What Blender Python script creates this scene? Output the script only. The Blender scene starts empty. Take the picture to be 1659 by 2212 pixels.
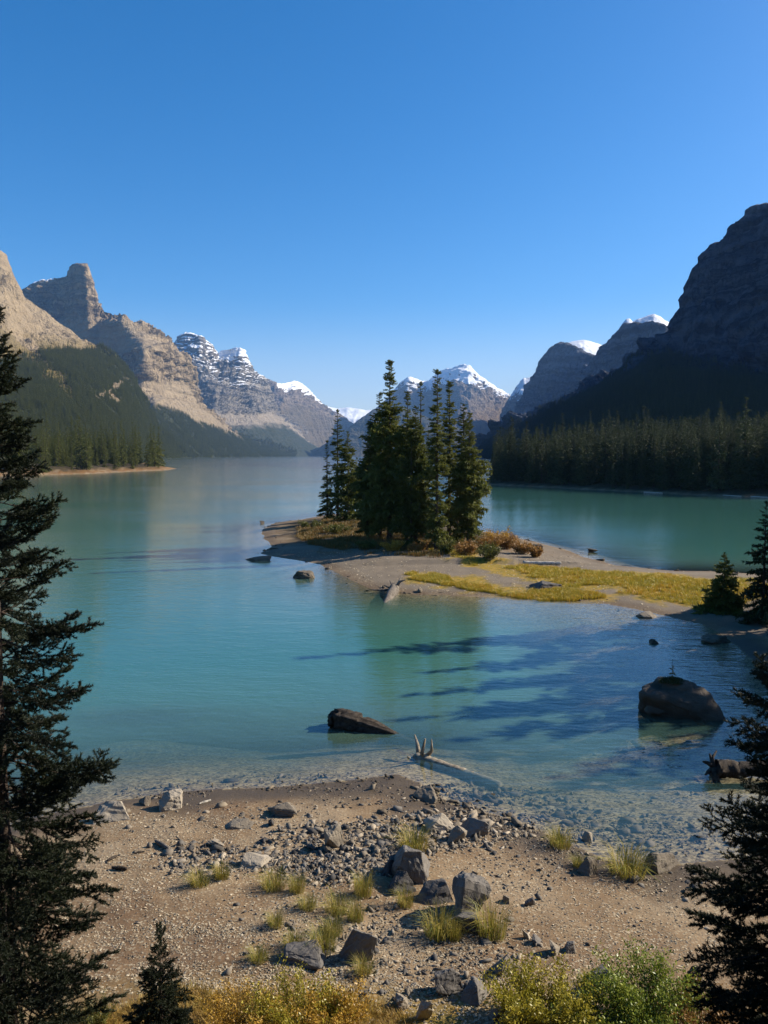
import bpy, bmesh, math, random
import numpy as np
from mathutils import Vector, Matrix

# ------------------------------------------------------------------ scene, camera, sky, sun, exposure
SC = bpy.context.scene
COL = SC.collection
R = math.radians
CAM_H = 9.0                      # metres above the lake
CX, CY, FP = 829.5, 1106.0, 1789.0   # principal point and focal length on a 1659 x 2212 frame
HORIZON = 984.0
PITCH = math.atan((CY - HORIZON) / FP)
SP, CP = math.sin(PITCH), math.cos(PITCH)

cam_data = bpy.data.cameras.new('camera')
cam = bpy.data.objects.new('camera', cam_data)
COL.objects.link(cam)
cam.location = (0, 0, CAM_H)
cam.rotation_euler = (R(90) - PITCH, 0, 0)
cam_data.sensor_fit = 'VERTICAL'
cam_data.sensor_height = 36.0
cam_data.lens = 36.0 * FP / 2212.0
cam_data.clip_start = 0.1
cam_data.clip_end = 60000
SC.camera = cam

SUN_AZ, SUN_EL = R(72), R(30)     # azimuth measured from the view direction (+Y) to the right (+X)
sun_dir = Vector((math.sin(SUN_AZ) * math.cos(SUN_EL), math.cos(SUN_AZ) * math.cos(SUN_EL), math.sin(SUN_EL)))

world = bpy.data.worlds.new('World')
SC.world = world
world.use_nodes = True
wn, wl = world.node_tree.nodes, world.node_tree.links
wn.clear()
w_out = wn.new('ShaderNodeOutputWorld')
w_bg = wn.new('ShaderNodeBackground')
w_sky = wn.new('ShaderNodeTexSky')
w_sky.sky_type = 'NISHITA'
w_sky.sun_disc = False
w_sky.sun_elevation = SUN_EL
w_sky.sun_rotation = SUN_AZ
w_sky.altitude = 1700
w_sky.air_density = 1.0
w_sky.dust_density = 3.0
w_sky.ozone_density = 2.5
w_hs = wn.new('ShaderNodeHueSaturation')
w_hs.inputs['Saturation'].default_value = 1.55
w_bg.inputs['Strength'].default_value = 0.086
w_tc = wn.new('ShaderNodeTexCoord')                     # pale valley air low over the horizon, deep blue overhead
w_xyz = wn.new('ShaderNodeSeparateXYZ')
w_map = wn.new('ShaderNodeMapRange'); w_map.interpolation_type = 'SMOOTHSTEP'
w_map.inputs['From Min'].default_value = -0.06; w_map.inputs['From Max'].default_value = 0.19
w_map.inputs['To Min'].default_value = 0.25; w_map.inputs['To Max'].default_value = 1.36
wl.new(w_tc.outputs['Generated'], w_xyz.inputs[0]); wl.new(w_xyz.outputs[2], w_map.inputs['Value'])
wl.new(w_map.outputs[0], w_hs.inputs['Saturation'])
w_mul = wn.new('ShaderNodeMix'); w_mul.data_type = 'RGBA'; w_mul.blend_type = 'MULTIPLY'
w_mul.inputs[0].default_value = 1.0; w_mul.inputs[7].default_value = (0.98, 1.03, 1.08, 1)
wl.new(w_sky.outputs[0], w_mul.inputs[6])
wl.new(w_mul.outputs[2], w_hs.inputs['Color'])
wl.new(w_hs.outputs[0], w_bg.inputs[0])
wl.new(w_bg.outputs[0], w_out.inputs[0])

sun_data = bpy.data.lights.new('sun', 'SUN')
sun_data.energy = 5.0
sun_data.angle = R(0.5)
sun_data.color = (1.0, 0.9, 0.76)
sun = bpy.data.objects.new('sun', sun_data)
COL.objects.link(sun)
sun.rotation_euler = sun_dir.to_track_quat('Z', 'Y').to_euler()
sun.location = (200, 60, 150)

SC.view_settings.view_transform = 'Standard'
SC.view_settings.look = 'None'
SC.view_settings.gamma = 1.0
SC.view_settings.exposure = 0.92
SC.view_settings.use_curve_mapping = False
SC.render.engine = 'CYCLES'
SC.cycles.use_denoising = True
SC.cycles.max_bounces = 8
SC.cycles.transparent_max_bounces = 24
SC.cycles.volume_bounces = 0
SC.cycles.sample_clamp_indirect = 6.0
SC.cycles.caustics_reflective = False
SC.cycles.caustics_refractive = False

rng = np.random.default_rng(11)

# ------------------------------------------------------------------ picking helpers: frame point -> place
def ray(px, py):
    u = (np.asarray(px, float) - CX) / FP
    v = (np.asarray(py, float) - CY) / FP
    return u, CP - v * SP, -SP - v * CP

def at_depth(px, py, D):
    u, ry, rz = ray(px, py)
    t = np.asarray(D, float) / ry
    return np.stack([u * t, ry * t, CAM_H + rz * t], -1)

def at_z(px, py, z=0.0):
    u, ry, rz = ray(px, py)
    t = (z - CAM_H) / rz
    return np.stack([u * t, ry * t, CAM_H + rz * t], -1)

def py_of_z(z, D):
    k = (np.asarray(z, float) - CAM_H) / np.asarray(D, float)
    return CY + FP * (-(SP + k * CP) / (CP - k * SP))

# ------------------------------------------------------------------ noise
def _h(ix, iy, iz, seed):
    n = (ix.astype(np.int64) * 374761393 + iy.astype(np.int64) * 668265263 + iz.astype(np.int64) * 1274126177 + seed * 974711) & 0xFFFFFFFF
    n = ((n ^ (n >> 13)) * 1103515245) & 0xFFFFFFFF
    n = ((n ^ (n >> 16)) * 2246822519) & 0xFFFFFFFF
    n = n ^ (n >> 15)
    return (n & 0xFFFFFF) / float(0xFFFFFF)

def vnoise(x, y, z=None, seed=0):
    x = np.asarray(x, float); y = np.asarray(y, float)
    x, y = np.broadcast_arrays(x, y)
    z = np.zeros_like(x) if z is None else np.broadcast_to(np.asarray(z, float), x.shape)
    fx, fy, fz = np.floor(x), np.floor(y), np.floor(z)
    tx, ty, tz = x - fx, y - fy, z - fz
    tx = tx * tx * tx * (tx * (tx * 6 - 15) + 10); ty = ty * ty * ty * (ty * (ty * 6 - 15) + 10); tz = tz * tz * (3 - 2 * tz)
    ix, iy, iz = fx.astype(np.int64), fy.astype(np.int64), fz.astype(np.int64)
    def c(a, b, d): return _h(ix + a, iy + b, iz + d, seed)
    x00 = c(0,0,0) * (1 - tx) + c(1,0,0) * tx; x10 = c(0,1,0) * (1 - tx) + c(1,1,0) * tx
    x01 = c(0,0,1) * (1 - tx) + c(1,0,1) * tx; x11 = c(0,1,1) * (1 - tx) + c(1,1,1) * tx
    y0 = x00 * (1 - ty) + x10 * ty; y1 = x01 * (1 - ty) + x11 * ty
    return (y0 * (1 - tz) + y1 * tz) * 2 - 1

def fbm(x, y, z=None, octv=4, seed=0, gain=0.5, ridged=False):
    s = 0.0; a = 1.0; f = 1.0; tot = 0.0
    for o in range(octv):
        n = vnoise(np.asarray(x) * f, np.asarray(y) * f, None if z is None else np.asarray(z) * f, seed + o * 17)
        if ridged: n = 1 - 2 * np.abs(n)
        s = s + n * a; tot += a; a *= gain; f *= 2.03
    return s / tot

def sstep(a, b, x):
    t = np.clip((x - a) / (b - a), 0, 1)
    return t * t * (3 - 2 * t)

# ------------------------------------------------------------------ mesh helpers
def mesh_np(name, V, F, smooth=False):
    V = np.ascontiguousarray(V, np.float32); F = np.ascontiguousarray(F, np.int32)
    me = bpy.data.meshes.new(name)
    me.vertices.add(len(V)); me.vertices.foreach_set('co', V.ravel())
    k = F.shape[1]
    me.loops.add(F.size); me.loops.foreach_set('vertex_index', F.ravel())
    me.polygons.add(len(F)); me.polygons.foreach_set('loop_start', np.arange(0, F.size, k, dtype=np.int32))
    if smooth: me.polygons.foreach_set('use_smooth', np.ones(len(F), bool))
    me.update(calc_edges=True)
    return me

def new_obj(name, me, mat=None, parent=None, loc=None, rot=None, scale=None):
    o = bpy.data.objects.new(name, me)
    COL.objects.link(o)
    if mat is not None and me is not None and not me.materials: me.materials.append(mat)
    if parent is not None: o.parent = parent
    if loc is not None: o.location = loc
    if rot is not None: o.rotation_euler = rot
    if scale is not None: o.scale = scale if hasattr(scale, '__len__') else (scale,) * 3
    return o

def tag(o, label, cat, group=None):
    o['label'] = label; o['category'] = cat
    if group: o['group'] = group
    return o

def thing(name, label, cat, loc, rz=0.0, group=None):
    o = bpy.data.objects.new(name, None)
    COL.objects.link(o)
    o.empty_display_size = 0.3
    o.location = loc; o.rotation_euler = (0, 0, rz)
    return tag(o, label, cat, group)

def set_attr(me, name, arr):
    arr = np.asarray(arr, np.float32)
    if arr.ndim == 1:
        a = me.attributes.new(name, 'FLOAT', 'POINT'); a.data.foreach_set('value', arr)
    else:
        a = me.attributes.new(name, 'FLOAT_COLOR', 'POINT')
        if arr.shape[1] == 3: arr = np.concatenate([arr, np.ones((len(arr), 1), np.float32)], 1)
        a.data.foreach_set('color', np.ascontiguousarray(arr).ravel())

def grid_faces(nr, nc):
    i = np.arange(nr * nc).reshape(nr, nc)
    return np.stack([i[:-1, :-1], i[:-1, 1:], i[1:, 1:], i[1:, :-1]], -1).reshape(-1, 4)

def join_tris(parts):
    Vs, Fs, o = [], [], 0
    for V, F in parts:
        V = np.asarray(V, float); F = np.asarray(F, np.int64)
        if F.shape[1] == 4: F = np.concatenate([F[:, [0, 1, 2]], F[:, [0, 2, 3]]])
        Vs.append(V); Fs.append(F + o); o += len(V)
    return np.concatenate(Vs), np.concatenate(Fs)

def rot_z(a):
    c, s = math.cos(a), math.sin(a)
    return np.array([[c, -s, 0], [s, c, 0], [0, 0, 1.0]])
def rot_y(a):
    c, s = math.cos(a), math.sin(a)
    return np.array([[c, 0, s], [0, 1.0, 0], [-s, 0, c]])
def rot_x(a):
    c, s = math.cos(a), math.sin(a)
    return np.array([[1.0, 0, 0], [0, c, -s], [0, s, c]])

def tube(pts, rad, n=8, rough=0.0, seed=0, cap=True):
    pts = np.asarray(pts, float); rad = np.asarray(rad, float); m = len(pts)
    tg = np.gradient(pts, axis=0); tg /= np.linalg.norm(tg, axis=1)[:, None] + 1e-9
    ref = np.array([0, 0, 1.0]) if abs(tg[0, 2]) < 0.8 else np.array([1.0, 0, 0])
    V = []
    rg = np.random.default_rng(seed)
    ang = np.linspace(0, 2 * math.pi, n, endpoint=False)
    prof = 1 + rough * rg.uniform(-1, 1, n)
    for i in range(m):
        a = np.cross(tg[i], ref); a /= np.linalg.norm(a) + 1e-9
        b = np.cross(a, tg[i])
        r = rad[i] * prof * (1 + 0.5 * rough * rg.uniform(-1, 1, n))
        V.append(pts[i] + np.outer(np.cos(ang) * r, a) + np.outer(np.sin(ang) * r, b))
    V = np.concatenate(V)
    i = np.arange(m * n).reshape(m, n); j = np.roll(i, -1, 1)
    F = np.stack([i[:-1], j[:-1], j[1:], i[1:]], -1).reshape(-1, 4)
    F = np.concatenate([F[:, [0, 1, 2]], F[:, [0, 2, 3]]])
    if cap:
        V = np.concatenate([V, pts[:1], pts[-1:]])
        a0, a1 = len(V) - 2, len(V) - 1
        F = np.concatenate([F, np.stack([j[0], i[0], np.full(n, a0)], -1), np.stack([i[-1], j[-1], np.full(n, a1)], -1)])
    return V, F

# ------------------------------------------------------------------ material helpers
ALB = 0.84   # overall reflectance of dry surfaces
class NT:
    def __init__(s, name):
        s.m = bpy.data.materials.new(name); s.m.use_nodes = True
        s.t = s.m.node_tree; s.t.nodes.clear()
        s.out = s.t.nodes.new('ShaderNodeOutputMaterial')
    def n(s, typ, ins=None, **kw):
        d = s.t.nodes.new(typ)
        for k, v in kw.items(): setattr(d, k, v)
        for k, v in (ins or {}).items():
            if isinstance(v, bpy.types.NodeSocket): s.t.links.new(v, d.inputs[k])
            else: d.inputs[k].default_value = v
        return d
    def link(s, a, b): s.t.links.new(a, b)
    def pos(s): return s.n('ShaderNodeNewGeometry').outputs['Position']
    def obj(s): return s.n('ShaderNodeTexCoord').outputs['Object']
    def scale(s, vec, sc):
        return s.n('ShaderNodeMapping', {'Vector': vec, 'Scale': sc}).outputs[0]
    def noise(s, vec, scale, detail=4, rough=0.55, out='Fac'):
        return s.n('ShaderNodeTexNoise', {'Vector': vec, 'Scale': scale, 'Detail': detail, 'Roughness': rough}).outputs[out]
    def ramp(s, fac, stops):
        d = s.n('ShaderNodeValToRGB', {'Fac': fac}); e = d.color_ramp.elements
        while len(e) > 1: e.remove(e[-1])
        e[0].position, c = stops[0][0], stops[0][1]; e[0].color = tuple(c) + (1,) if len(c) == 3 else c
        for p, c in stops[1:]:
            x = e.new(p); x.color = tuple(c) + (1,)
        return d.outputs[0]
    def mix(s, fac, a, b, mode='MIX'):
        d = s.n('ShaderNodeMix', data_type='RGBA', blend_type=mode)
        for k, v in ((0, fac), (6, a), (7, b)):
            if isinstance(v, bpy.types.NodeSocket): s.t.links.new(v, d.inputs[k])
            else: d.inputs[k].default_value = (tuple(v) + (1,)) if hasattr(v, '__len__') and len(v) == 3 else v
        return d.outputs[2]
    def math(s, op, a, b=0.0, c=0.0, clamp=False):
        d = s.n('ShaderNodeMath', operation=op, use_clamp=clamp)
        for k, v in enumerate((a, b, c)):
            if isinstance(v, bpy.types.NodeSocket): s.t.links.new(v, d.inputs[k])
            else: d.inputs[k].default_value = v
        return d.outputs[0]
    def attr(s, name, out='Fac'): return s.n('ShaderNodeAttribute', attribute_name=name).outputs[out]
    def bump(s, h, strength=0.5, dist=0.1, normal=None):
        ins = {'Height': h, 'Strength': strength, 'Distance': dist}
        if normal is not None: ins['Normal'] = normal
        return s.n('ShaderNodeBump', ins).outputs[0]
    def bsdf(s, color, rough=0.9, normal=None, spec=0.2, **kw):
        color = s.mix(1.0, color, (ALB, ALB, ALB), 'MULTIPLY')
        ins = {'Base Color': color, 'Roughness': rough, 'Specular IOR Level': spec}
        if normal is not None: ins['Normal'] = normal
        ins.update(kw)
        b = s.n('ShaderNodeBsdfPrincipled', ins)
        s.link(b.outputs[0], s.out.inputs[0])
        return s.m
# ------------------------------------------------------------------ materials of the setting
def mat_mountain(name, rock_a, rock_b, talus, veg_a, veg_b, strata=0.02, far=1.0):
    s = NT(name)
    p = s.pos()
    wt = s.n('ShaderNodeAttribute', attribute_name='wt')
    sep = s.n('ShaderNodeSeparateColor', {0: wt.outputs['Color']})
    big = s.noise(p, 0.006 / far, 6, 0.6)
    fine = s.noise(p, 0.05 / far, 5, 0.65)
    vert = s.noise(s.scale(p, (1, 1, 0.18)), 0.022 / far, 5, 0.65)
    zc = s.n('ShaderNodeSeparateXYZ', {0: p}).outputs[2]
    zz = s.math('ADD', s.math('MULTIPLY', zc, strata), s.math('MULTIPLY', big, 3.0))
    band = s.n('ShaderNodeTexNoise', {'W': zz, 'Scale': 1.0, 'Detail': 5.0, 'Roughness': 0.75}, noise_dimensions='1D').outputs['Fac']
    mixv = s.math('ADD', s.math('MULTIPLY', band, 0.7), s.math('MULTIPLY', vert, 0.3))
    rock = s.ramp(mixv, [(0.36, tuple(c * 0.4 for c in rock_a)), (0.46, rock_a), (0.53, rock_b), (0.64, tuple(c * 1.3 for c in rock_b))])
    crack = s.noise(s.scale(p, (1, 1, 0.3)), 0.06 / far, 4, 0.7)
    rock = s.mix(s.ramp(crack, [(0.36, (0.75, 0.75, 0.75)), (0.5, (0, 0, 0))]), rock, tuple(c * 0.3 for c in rock_a))
    ledge = s.noise(s.scale(p, (0.12, 0.12, 1)), 0.09 / far, 4, 0.65)
    rock = s.mix(s.ramp(ledge, [(0.55, (0, 0, 0)), (0.68, (0.55, 0.55, 0.55))]), rock, tuple(c * 1.25 for c in rock_b))
    tal = s.mix(s.math('MULTIPLY', fine, 0.7), talus, tuple(c * 0.62 for c in talus))
    tal = s.mix(s.ramp(big, [(0.45, (0, 0, 0)), (0.6, (0.6, 0.6, 0.6))]), tal, tuple(c * 0.75 for c in rock_b))
    col = s.mix(sep.outputs[0], rock, tal)
    veg = s.mix(s.ramp(fine, [(0.4, (0, 0, 0)), (0.62, (1, 1, 1))]), veg_a, veg_b)
    col = s.mix(sep.outputs[1], col, veg)
    col = s.mix(wt.outputs['Alpha'], col, s.mix(fine, (0.1, 0.085, 0.024), (0.22, 0.16, 0.055)))
    snow = s.ramp(s.math('ADD', sep.outputs[2], s.math('MULTIPLY', s.math('SUBTRACT', fine, 0.5), 0.5)), [(0.42, (0, 0, 0)), (0.55, (1, 1, 1))])
    col = s.mix(snow, col, (0.86, 0.88, 0.92))
    h = s.math('ADD', s.math('MULTIPLY', vert, 1.0), s.math('ADD', s.math('MULTIPLY', fine, 0.6), s.math('MULTIPLY', s.math('ADD', crack, ledge), 0.5)))
    nrm = s.bump(h, s.math('SUBTRACT', 1.0, s.math('MULTIPLY', snow, 0.75)), 22 * far)
    return s.bsdf(col, 0.95, nrm, 0.05)

def make_ground_material():
    s = NT('ground_gravel')
    p = s.pos()
    gm = s.n('ShaderNodeSeparateColor', {0: s.attr('gmask', 'Color')})   # R wet, G grass, B forest floor
    ex = s.n('ShaderNodeSeparateColor', {0: s.attr('gmask2', 'Color')})  # R under water, G gravel, B red ground cover
    big = s.noise(p, 0.35, 5, 0.6)
    mid = s.noise(p, 3.0, 5, 0.65)
    fine = s.noise(p, 22.0, 4, 0.7)
    vor = s.n('ShaderNodeTexVoronoi', {'Vector': s.scale(p, (1, 1.0, 1)), 'Scale': 15.0, 'Randomness': 1.0})
    vcol = s.n('ShaderNodeSeparateColor', {0: vor.outputs['Color']}).outputs[0]
    soil = s.ramp(big, [(0.4, (0.17, 0.105, 0.056)), (0.5, (0.27, 0.185, 0.1)), (0.6, (0.37, 0.275, 0.165))])
    soil = s.mix(s.math('MULTIPLY', mid, 0.75), soil, (0.2, 0.125, 0.068))
    peb = s.ramp(vcol, [(0.0, (0.11, 0.085, 0.06)), (0.45, (0.3, 0.235, 0.155)), (0.75, (0.44, 0.36, 0.23)), (1.0, (0.58, 0.49, 0.33))])
    chip = s.math('MULTIPLY', s.ramp(vor.outputs['Distance'], [(0.25, (1, 1, 1)), (0.5, (0, 0, 0))]), s.ramp(s.noise(p, 0.9, 4, 0.6), [(0.35, (0.3, 0.3, 0.3)), (0.62, (0.9, 0.9, 0.9))]))
    col = s.mix(chip, soil, peb)
    col = s.mix(s.math('MULTIPLY', ex.outputs[1], 0.8), col, s.mix(fine, (0.12, 0.1, 0.076), (0.27, 0.225, 0.168)))
    wet = s.mix(s.math('MULTIPLY', mid, 0.8), (0.115, 0.085, 0.055), (0.055, 0.043, 0.03))
    col = s.mix(gm.outputs[0], col, wet)
    bed = s.ramp(s.math('ADD', s.math('MULTIPLY', mid, 0.5), s.math('MULTIPLY', vcol, 0.35)), [(0.25, (0.07, 0.058, 0.034)), (0.42, (0.23, 0.18, 0.095)), (0.6, (0.4, 0.32, 0.175))])
    col = s.mix(ex.outputs[0], col, bed)
    grass = s.ramp(mid, [(0.35, (0.14, 0.11, 0.02)), (0.5, (0.3, 0.21, 0.03)), (0.65, (0.42, 0.24, 0.04))])
    col = s.mix(gm.outputs[1], col, grass)
    red = s.ramp(mid, [(0.35, (0.06, 0.055, 0.02)), (0.5, (0.23, 0.1, 0.03)), (0.65, (0.3, 0.2, 0.08))])
    col = s.mix(ex.outputs[2], col, red)
    floor = s.ramp(mid, [(0.35, (0.03, 0.025, 0.014)), (0.55, (0.075, 0.055, 0.026)), (0.7, (0.1, 0.085, 0.03))])
    col = s.mix(gm.outputs[2], col, floor)
    h = s.math('ADD', s.math('MULTIPLY', mid, 0.6), s.math('ADD', s.math('MULTIPLY', fine, 0.25), s.math('MULTIPLY', vor.outputs['Distance'], -0.15)))
    return s.bsdf(col, s.math('SUBTRACT', 0.95, s.math('MULTIPLY', gm.outputs[0], 0.35)), s.bump(h, 0.7, 0.05), 0.15)

def make_water_material():
    s = NT('glacial_lake_water')
    p = s.pos()
    depth = s.attr('depth')
    r1 = s.noise(s.scale(p, (0.75, 1.9, 1)), 2.3, 3, 0.55)
    r2 = s.noise(s.n('ShaderNodeMapping', {'Vector': p, 'Rotation': (0, 0, 0.5), 'Scale': (0.35, 0.8, 1)}).outputs[0], 1.4, 3, 0.5)
    r3 = s.noise(s.scale(p, (0.05, 0.16, 1)), 1.0, 3, 0.5)
    calm = s.ramp(s.noise(s.scale(p, (0.012, 0.03, 1)), 1.0, 3, 0.5), [(0.38, (0.35, 0.35, 0.35)), (0.6, (1, 1, 1))])
    h = s.math('ADD', s.math('MULTIPLY', r1, 0.10), s.math('ADD', s.math('MULTIPLY', r2, 0.2), s.math('MULTIPLY', r3, 0.25)))
    nrm = s.bump(h, s.math('MULTIPLY', calm, 0.19), 1.0)
    patch = s.noise(s.scale(p, (0.05, 0.05, 1)), 1.0, 4, 0.55)
    body = s.mix(s.ramp(depth, [(0.0, (0, 0, 0)), (0.35, (0.65, 0.65, 0.65)), (1.0, (1, 1, 1))]), (0.092, 0.16, 0.118), (0.042, 0.132, 0.102))
    body = s.mix(s.math('MULTIPLY', patch, 0.25), body, (0.042, 0.134, 0.116))
    dif = s.n('ShaderNodeBsdfDiffuse', {'Color': body, 'Normal': s.bump(h, 0.25, 1.0)})
    tint = s.ramp(depth, [(0.0, (1, 1, 1)), (0.05, (0.93, 0.96, 0.93)), (0.2, (0.74, 0.9, 0.85)), (0.5, (0.4, 0.72, 0.68)), (1.0, (0.15, 0.45, 0.45))])
    tr = s.n('ShaderNodeBsdfTransparent', {'Color': tint})
    opq = s.math('SUBTRACT', 1.0, s.math('POWER', 2.718, s.math('MULTIPLY', depth, -6.6)), clamp=True)
    bodymix = s.n('ShaderNodeMixShader', {0: opq, 1: tr.outputs[0], 2: dif.outputs[0]})
    gl = s.n('ShaderNodeBsdfGlossy', {'Color': (1, 1, 1, 1), 'Roughness': 0.09, 'Normal': nrm})
    ior = s.math('ADD', 1.33, s.math('MULTIPLY', s.n('ShaderNodeNewGeometry').outputs['Backfacing'], 1 / 1.33 - 1.33))
    fr = s.n('ShaderNodeFresnel', {'IOR': ior, 'Normal': nrm})
    surf = s.n('ShaderNodeMixShader', {0: fr.outputs[0], 1: bodymix.outputs[0], 2: gl.outputs[0]})
    s.link(surf.outputs[0], s.out.inputs[0])
    return s.m

# ------------------------------------------------------------------ shorelines (frame points dropped onto the lake surface)
def shore(pts):
    a = np.array(pts, float)
    return at_z(a[:, 0], a[:, 1], 0.0)[:, :2]

def densify(poly, step, seed, amp):
    """wobbly shoreline"""
    out = []
    n = len(poly)
    for i in range(n - 1):
        a, b = poly[i], poly[i + 1]
        L = np.hypot(*(b - a)); k = int(max(1, min(12, L / step)))
        for j in range(k): out.append(a + (b - a) * j / k)
    out.append(poly[-1])
    out = np.array(out)
    w = np.stack([fbm(out[:, 0] * 0.5, out[:, 1] * 0.5, None, 3, seed), fbm(out[:, 0] * 0.5 + 50, out[:, 1] * 0.5, None, 3, seed + 5)], -1)
    return out + w * amp

near_px = [(-900, 2000), (-400, 1850), (-200, 1815), (0, 1785), (120, 1762), (200, 1748), (240, 1738), (300, 1728), (370, 1716), (480, 1702), (600, 1692), (750, 1684),
           (850, 1679), (905, 1705), (960, 1738), (1060, 1758), (1120, 1775), (1180, 1806), (1240, 1834), (1305, 1850), (1405, 1868), (1480, 1862),
           (1580, 1843), (1700, 1815), (1900, 1740), (1880, 1600), (1760, 1500), (1650, 1440), (1590, 1395), (1520, 1350), (1440, 1332), (1380, 1316),
           (1300, 1302), (1220, 1294), (1150, 1290), (1040, 1289), (960, 1287), (880, 1284), (800, 1273), (760, 1255), (728, 1236), (690, 1219), (640, 1211),
           (590, 1203), (562, 1195), (586, 1181), (570, 1165), (566, 1150), (577, 1136), (600, 1128), (650, 1122), (700, 1113), (780, 1108), (860, 1110), (950, 1128),
           (1030, 1146), (1085, 1153), (1130, 1164), (1200, 1181), (1265, 1203), (1330, 1221), (1440, 1232), (1530, 1233), (1620, 1239), (1720, 1242)]
near_poly = shore(near_px)
near_poly = densify(near_poly, 2.0, 3, 0.45)
near_poly = np.concatenate([near_poly, np.array([[60, 70], [140, 60], [260, 20], [260, -60], [-80, -60], [-80, 2.0]])])
left_poly = np.concatenate([densify(shore([(-300, 1034), (-100, 1030), (0, 1028), (100, 1026), (200, 1023), (300, 1018), (360, 1015.5), (386, 1012)]), 12, 8, 3.0),
                            np.array([[-165, 590], [-200, 700], [-300, 1050], [-1400, 1300], [-900, 330]])])
right_poly = np.concatenate([densify(shore([(2300, 1100), (1900, 1086), (1760, 1080), (1659, 1076), (1500, 1069), (1350, 1061), (1200, 1054), (1100, 1049), (1045, 1046), (1010, 1043)]), 8, 9, 2.0),
                             np.array([[40, 300], [75, 345], [150, 420], [280, 640], [420, 900], [1500, 1000], [900, 60]])])

def sdist(poly, x, y):
    """signed distance, positive inside"""
    x = np.asarray(x, float).ravel(); y = np.asarray(y, float).ravel()
    d2 = np.full(x.shape, 1e18); ins = np.zeros(x.shape, bool)
    n = len(poly)
    for i in range(n):
        ax, ay = poly[i]; bx, by = poly[(i + 1) % n]
        ex, ey = bx - ax, by - ay
        L2 = ex * ex + ey * ey + 1e-12
        t = np.clip(((x - ax) * ex + (y - ay) * ey) / L2, 0, 1)
        d2 = np.minimum(d2, (x - ax - t * ex) ** 2 + (y - ay - t * ey) ** 2)
        c = ((ay > y) != (by > y))
        if c.any():
            with np.errstate(divide='ignore', invalid='ignore'):
                xi = ax + (y - ay) * ex / (ey if ey != 0 else 1e-12)
            ins ^= c & (x < xi)
    d = np.sqrt(d2)
    return np.where(ins, d, -d)

def inpoly_px(poly, px, py):
    return sdist(np.array(poly, float), px, py)

def ground_z(x, y, full=False):
    x = np.asarray(x, float); y = np.asarray(y, float); shp = x.shape
    x = x.ravel(); y = y.ravel()
    sn = sdist(near_poly, x, y)
    far = y > 150
    sl = np.full(x.shape, -1e4); sr = np.full(x.shape, -1e4)
    if far.any(): sl[far] = sdist(left_poly, x[far], y[far])
    fr = (y > 90) & (x > -40)
    if fr.any(): sr[fr] = sdist(right_poly, x[fr], y[fr])
    n1 = fbm(x * 0.25, y * 0.25, None, 4, 21); n2 = fbm(x * 1.3, y * 1.3, None, 3, 31)
    # near land: beach, bank, spit and island
    cap = np.where(y > 66, 0.95, np.where(y > 40, 0.55, 0.95))
    zl = cap * (1 - np.exp(-np.maximum(sn, 0) / 7.5)) + 0.09 * n1 * sstep(0.4, 4, sn) + 0.035 * n2 * sstep(0.1, 1.5, sn)
    hill = np.clip((11.6 - y + 0.25 * n1 - 0.02 * np.abs(x)) / 10.0, 0, 1)
    zl = zl + 6.6 * (hill ** 1.15)
    bank = sstep(20, 34, x) * sstep(8, 16, y) * (1 - sstep(50, 58, y))
    zl = zl + bank * 2.2 * sstep(0.5, 7, sn)
    # lake bed
    dd = np.maximum(-np.maximum(np.maximum(sn, sl), sr), 0)
    inbay = sstep(1.0, 9.0, x) * (1 - sstep(47, 56, y)) * (y < 80)
    steep = 0.155 * (1 - inbay) + 0.055 * inbay
    zb = -(steep * dd + (1 - inbay * 0.85) * 0.028 * np.maximum(dd - 2.2, 0) ** 2)
    g1 = np.exp(-(((x + 8.6) / 3.6) ** 2 + ((y - 28.0) / 1.5) ** 2))
    zb = np.where(zb < -0.75, zb + (-0.75 - zb) * 0.85 * g1, zb)
    zb = np.maximum(zb, -9.0) + (0.10 * n1 + 0.04 * n2) * sstep(0.05, 1.2, dd)
    zb = np.minimum(zb, -0.004 - 0.02 * np.minimum(dd, 1))
    z = np.where(sn > 0, zl, zb)
    z = np.where((sn <= 0) & (sl > 0), 0.02 + 7.5 * (1 - np.exp(-np.maximum(sl, 0) / 38)) + 0.8 * n1 * sstep(1, 8, sl), z)
    z = np.where((sn <= 0) & (sr > 0), 0.02 + 6.0 * (1 - np.exp(-np.maximum(sr, 0) / 35)) + 0.6 * n1 * sstep(1, 8, sr), z)
    if full: return z.reshape(shp), sn, sl, sr
    return z.reshape(shp)

def ghit(px, py):
    """where the sight line through a frame point meets the ground"""
    px = np.asarray(px, float); py = np.asarray(py, float)
    z = np.full(px.shape, 0.3)
    for _ in range(9):
        P = at_z(px, py, z)
        z = 0.5 * z + 0.5 * np.clip(ground_z(P[..., 0], P[..., 1]), -3, 6)
    P = at_z(px, py, z)
    P[..., 2] = ground_z(P[..., 0], P[..., 1])
    return P
def G(px, py): return ghit(np.array([px]), np.array([py]))[0]
def mpp(P): return float(P[1]) / FP          # metres per frame unit at a place

# ------------------------------------------------------------------ ground sheet and water sheet
grass_px = [
    [(866, 1229), (900, 1231), (960, 1240), (1040, 1248), (1120, 1254), (1200, 1262), (1290, 1268), (1305, 1279), (1240, 1283), (1130, 1277), (1010, 1263), (895, 1245)],
    [(925, 1193), (1000, 1199), (1080, 1214), (1180, 1221), (1300, 1231), (1420, 1234), (1530, 1240), (1640, 1248), (1660, 1295), (1540, 1303), (1450, 1288), (1350, 1274), (1260, 1264), (1160, 1256), (1120, 1246), (1060, 1227), (970, 1208)],
]
def polar_grid(angs, rads):
    A, Rr = np.meshgrid(angs, rads)
    return Rr * np.sin(A), Rr * np.cos(A)

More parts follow.
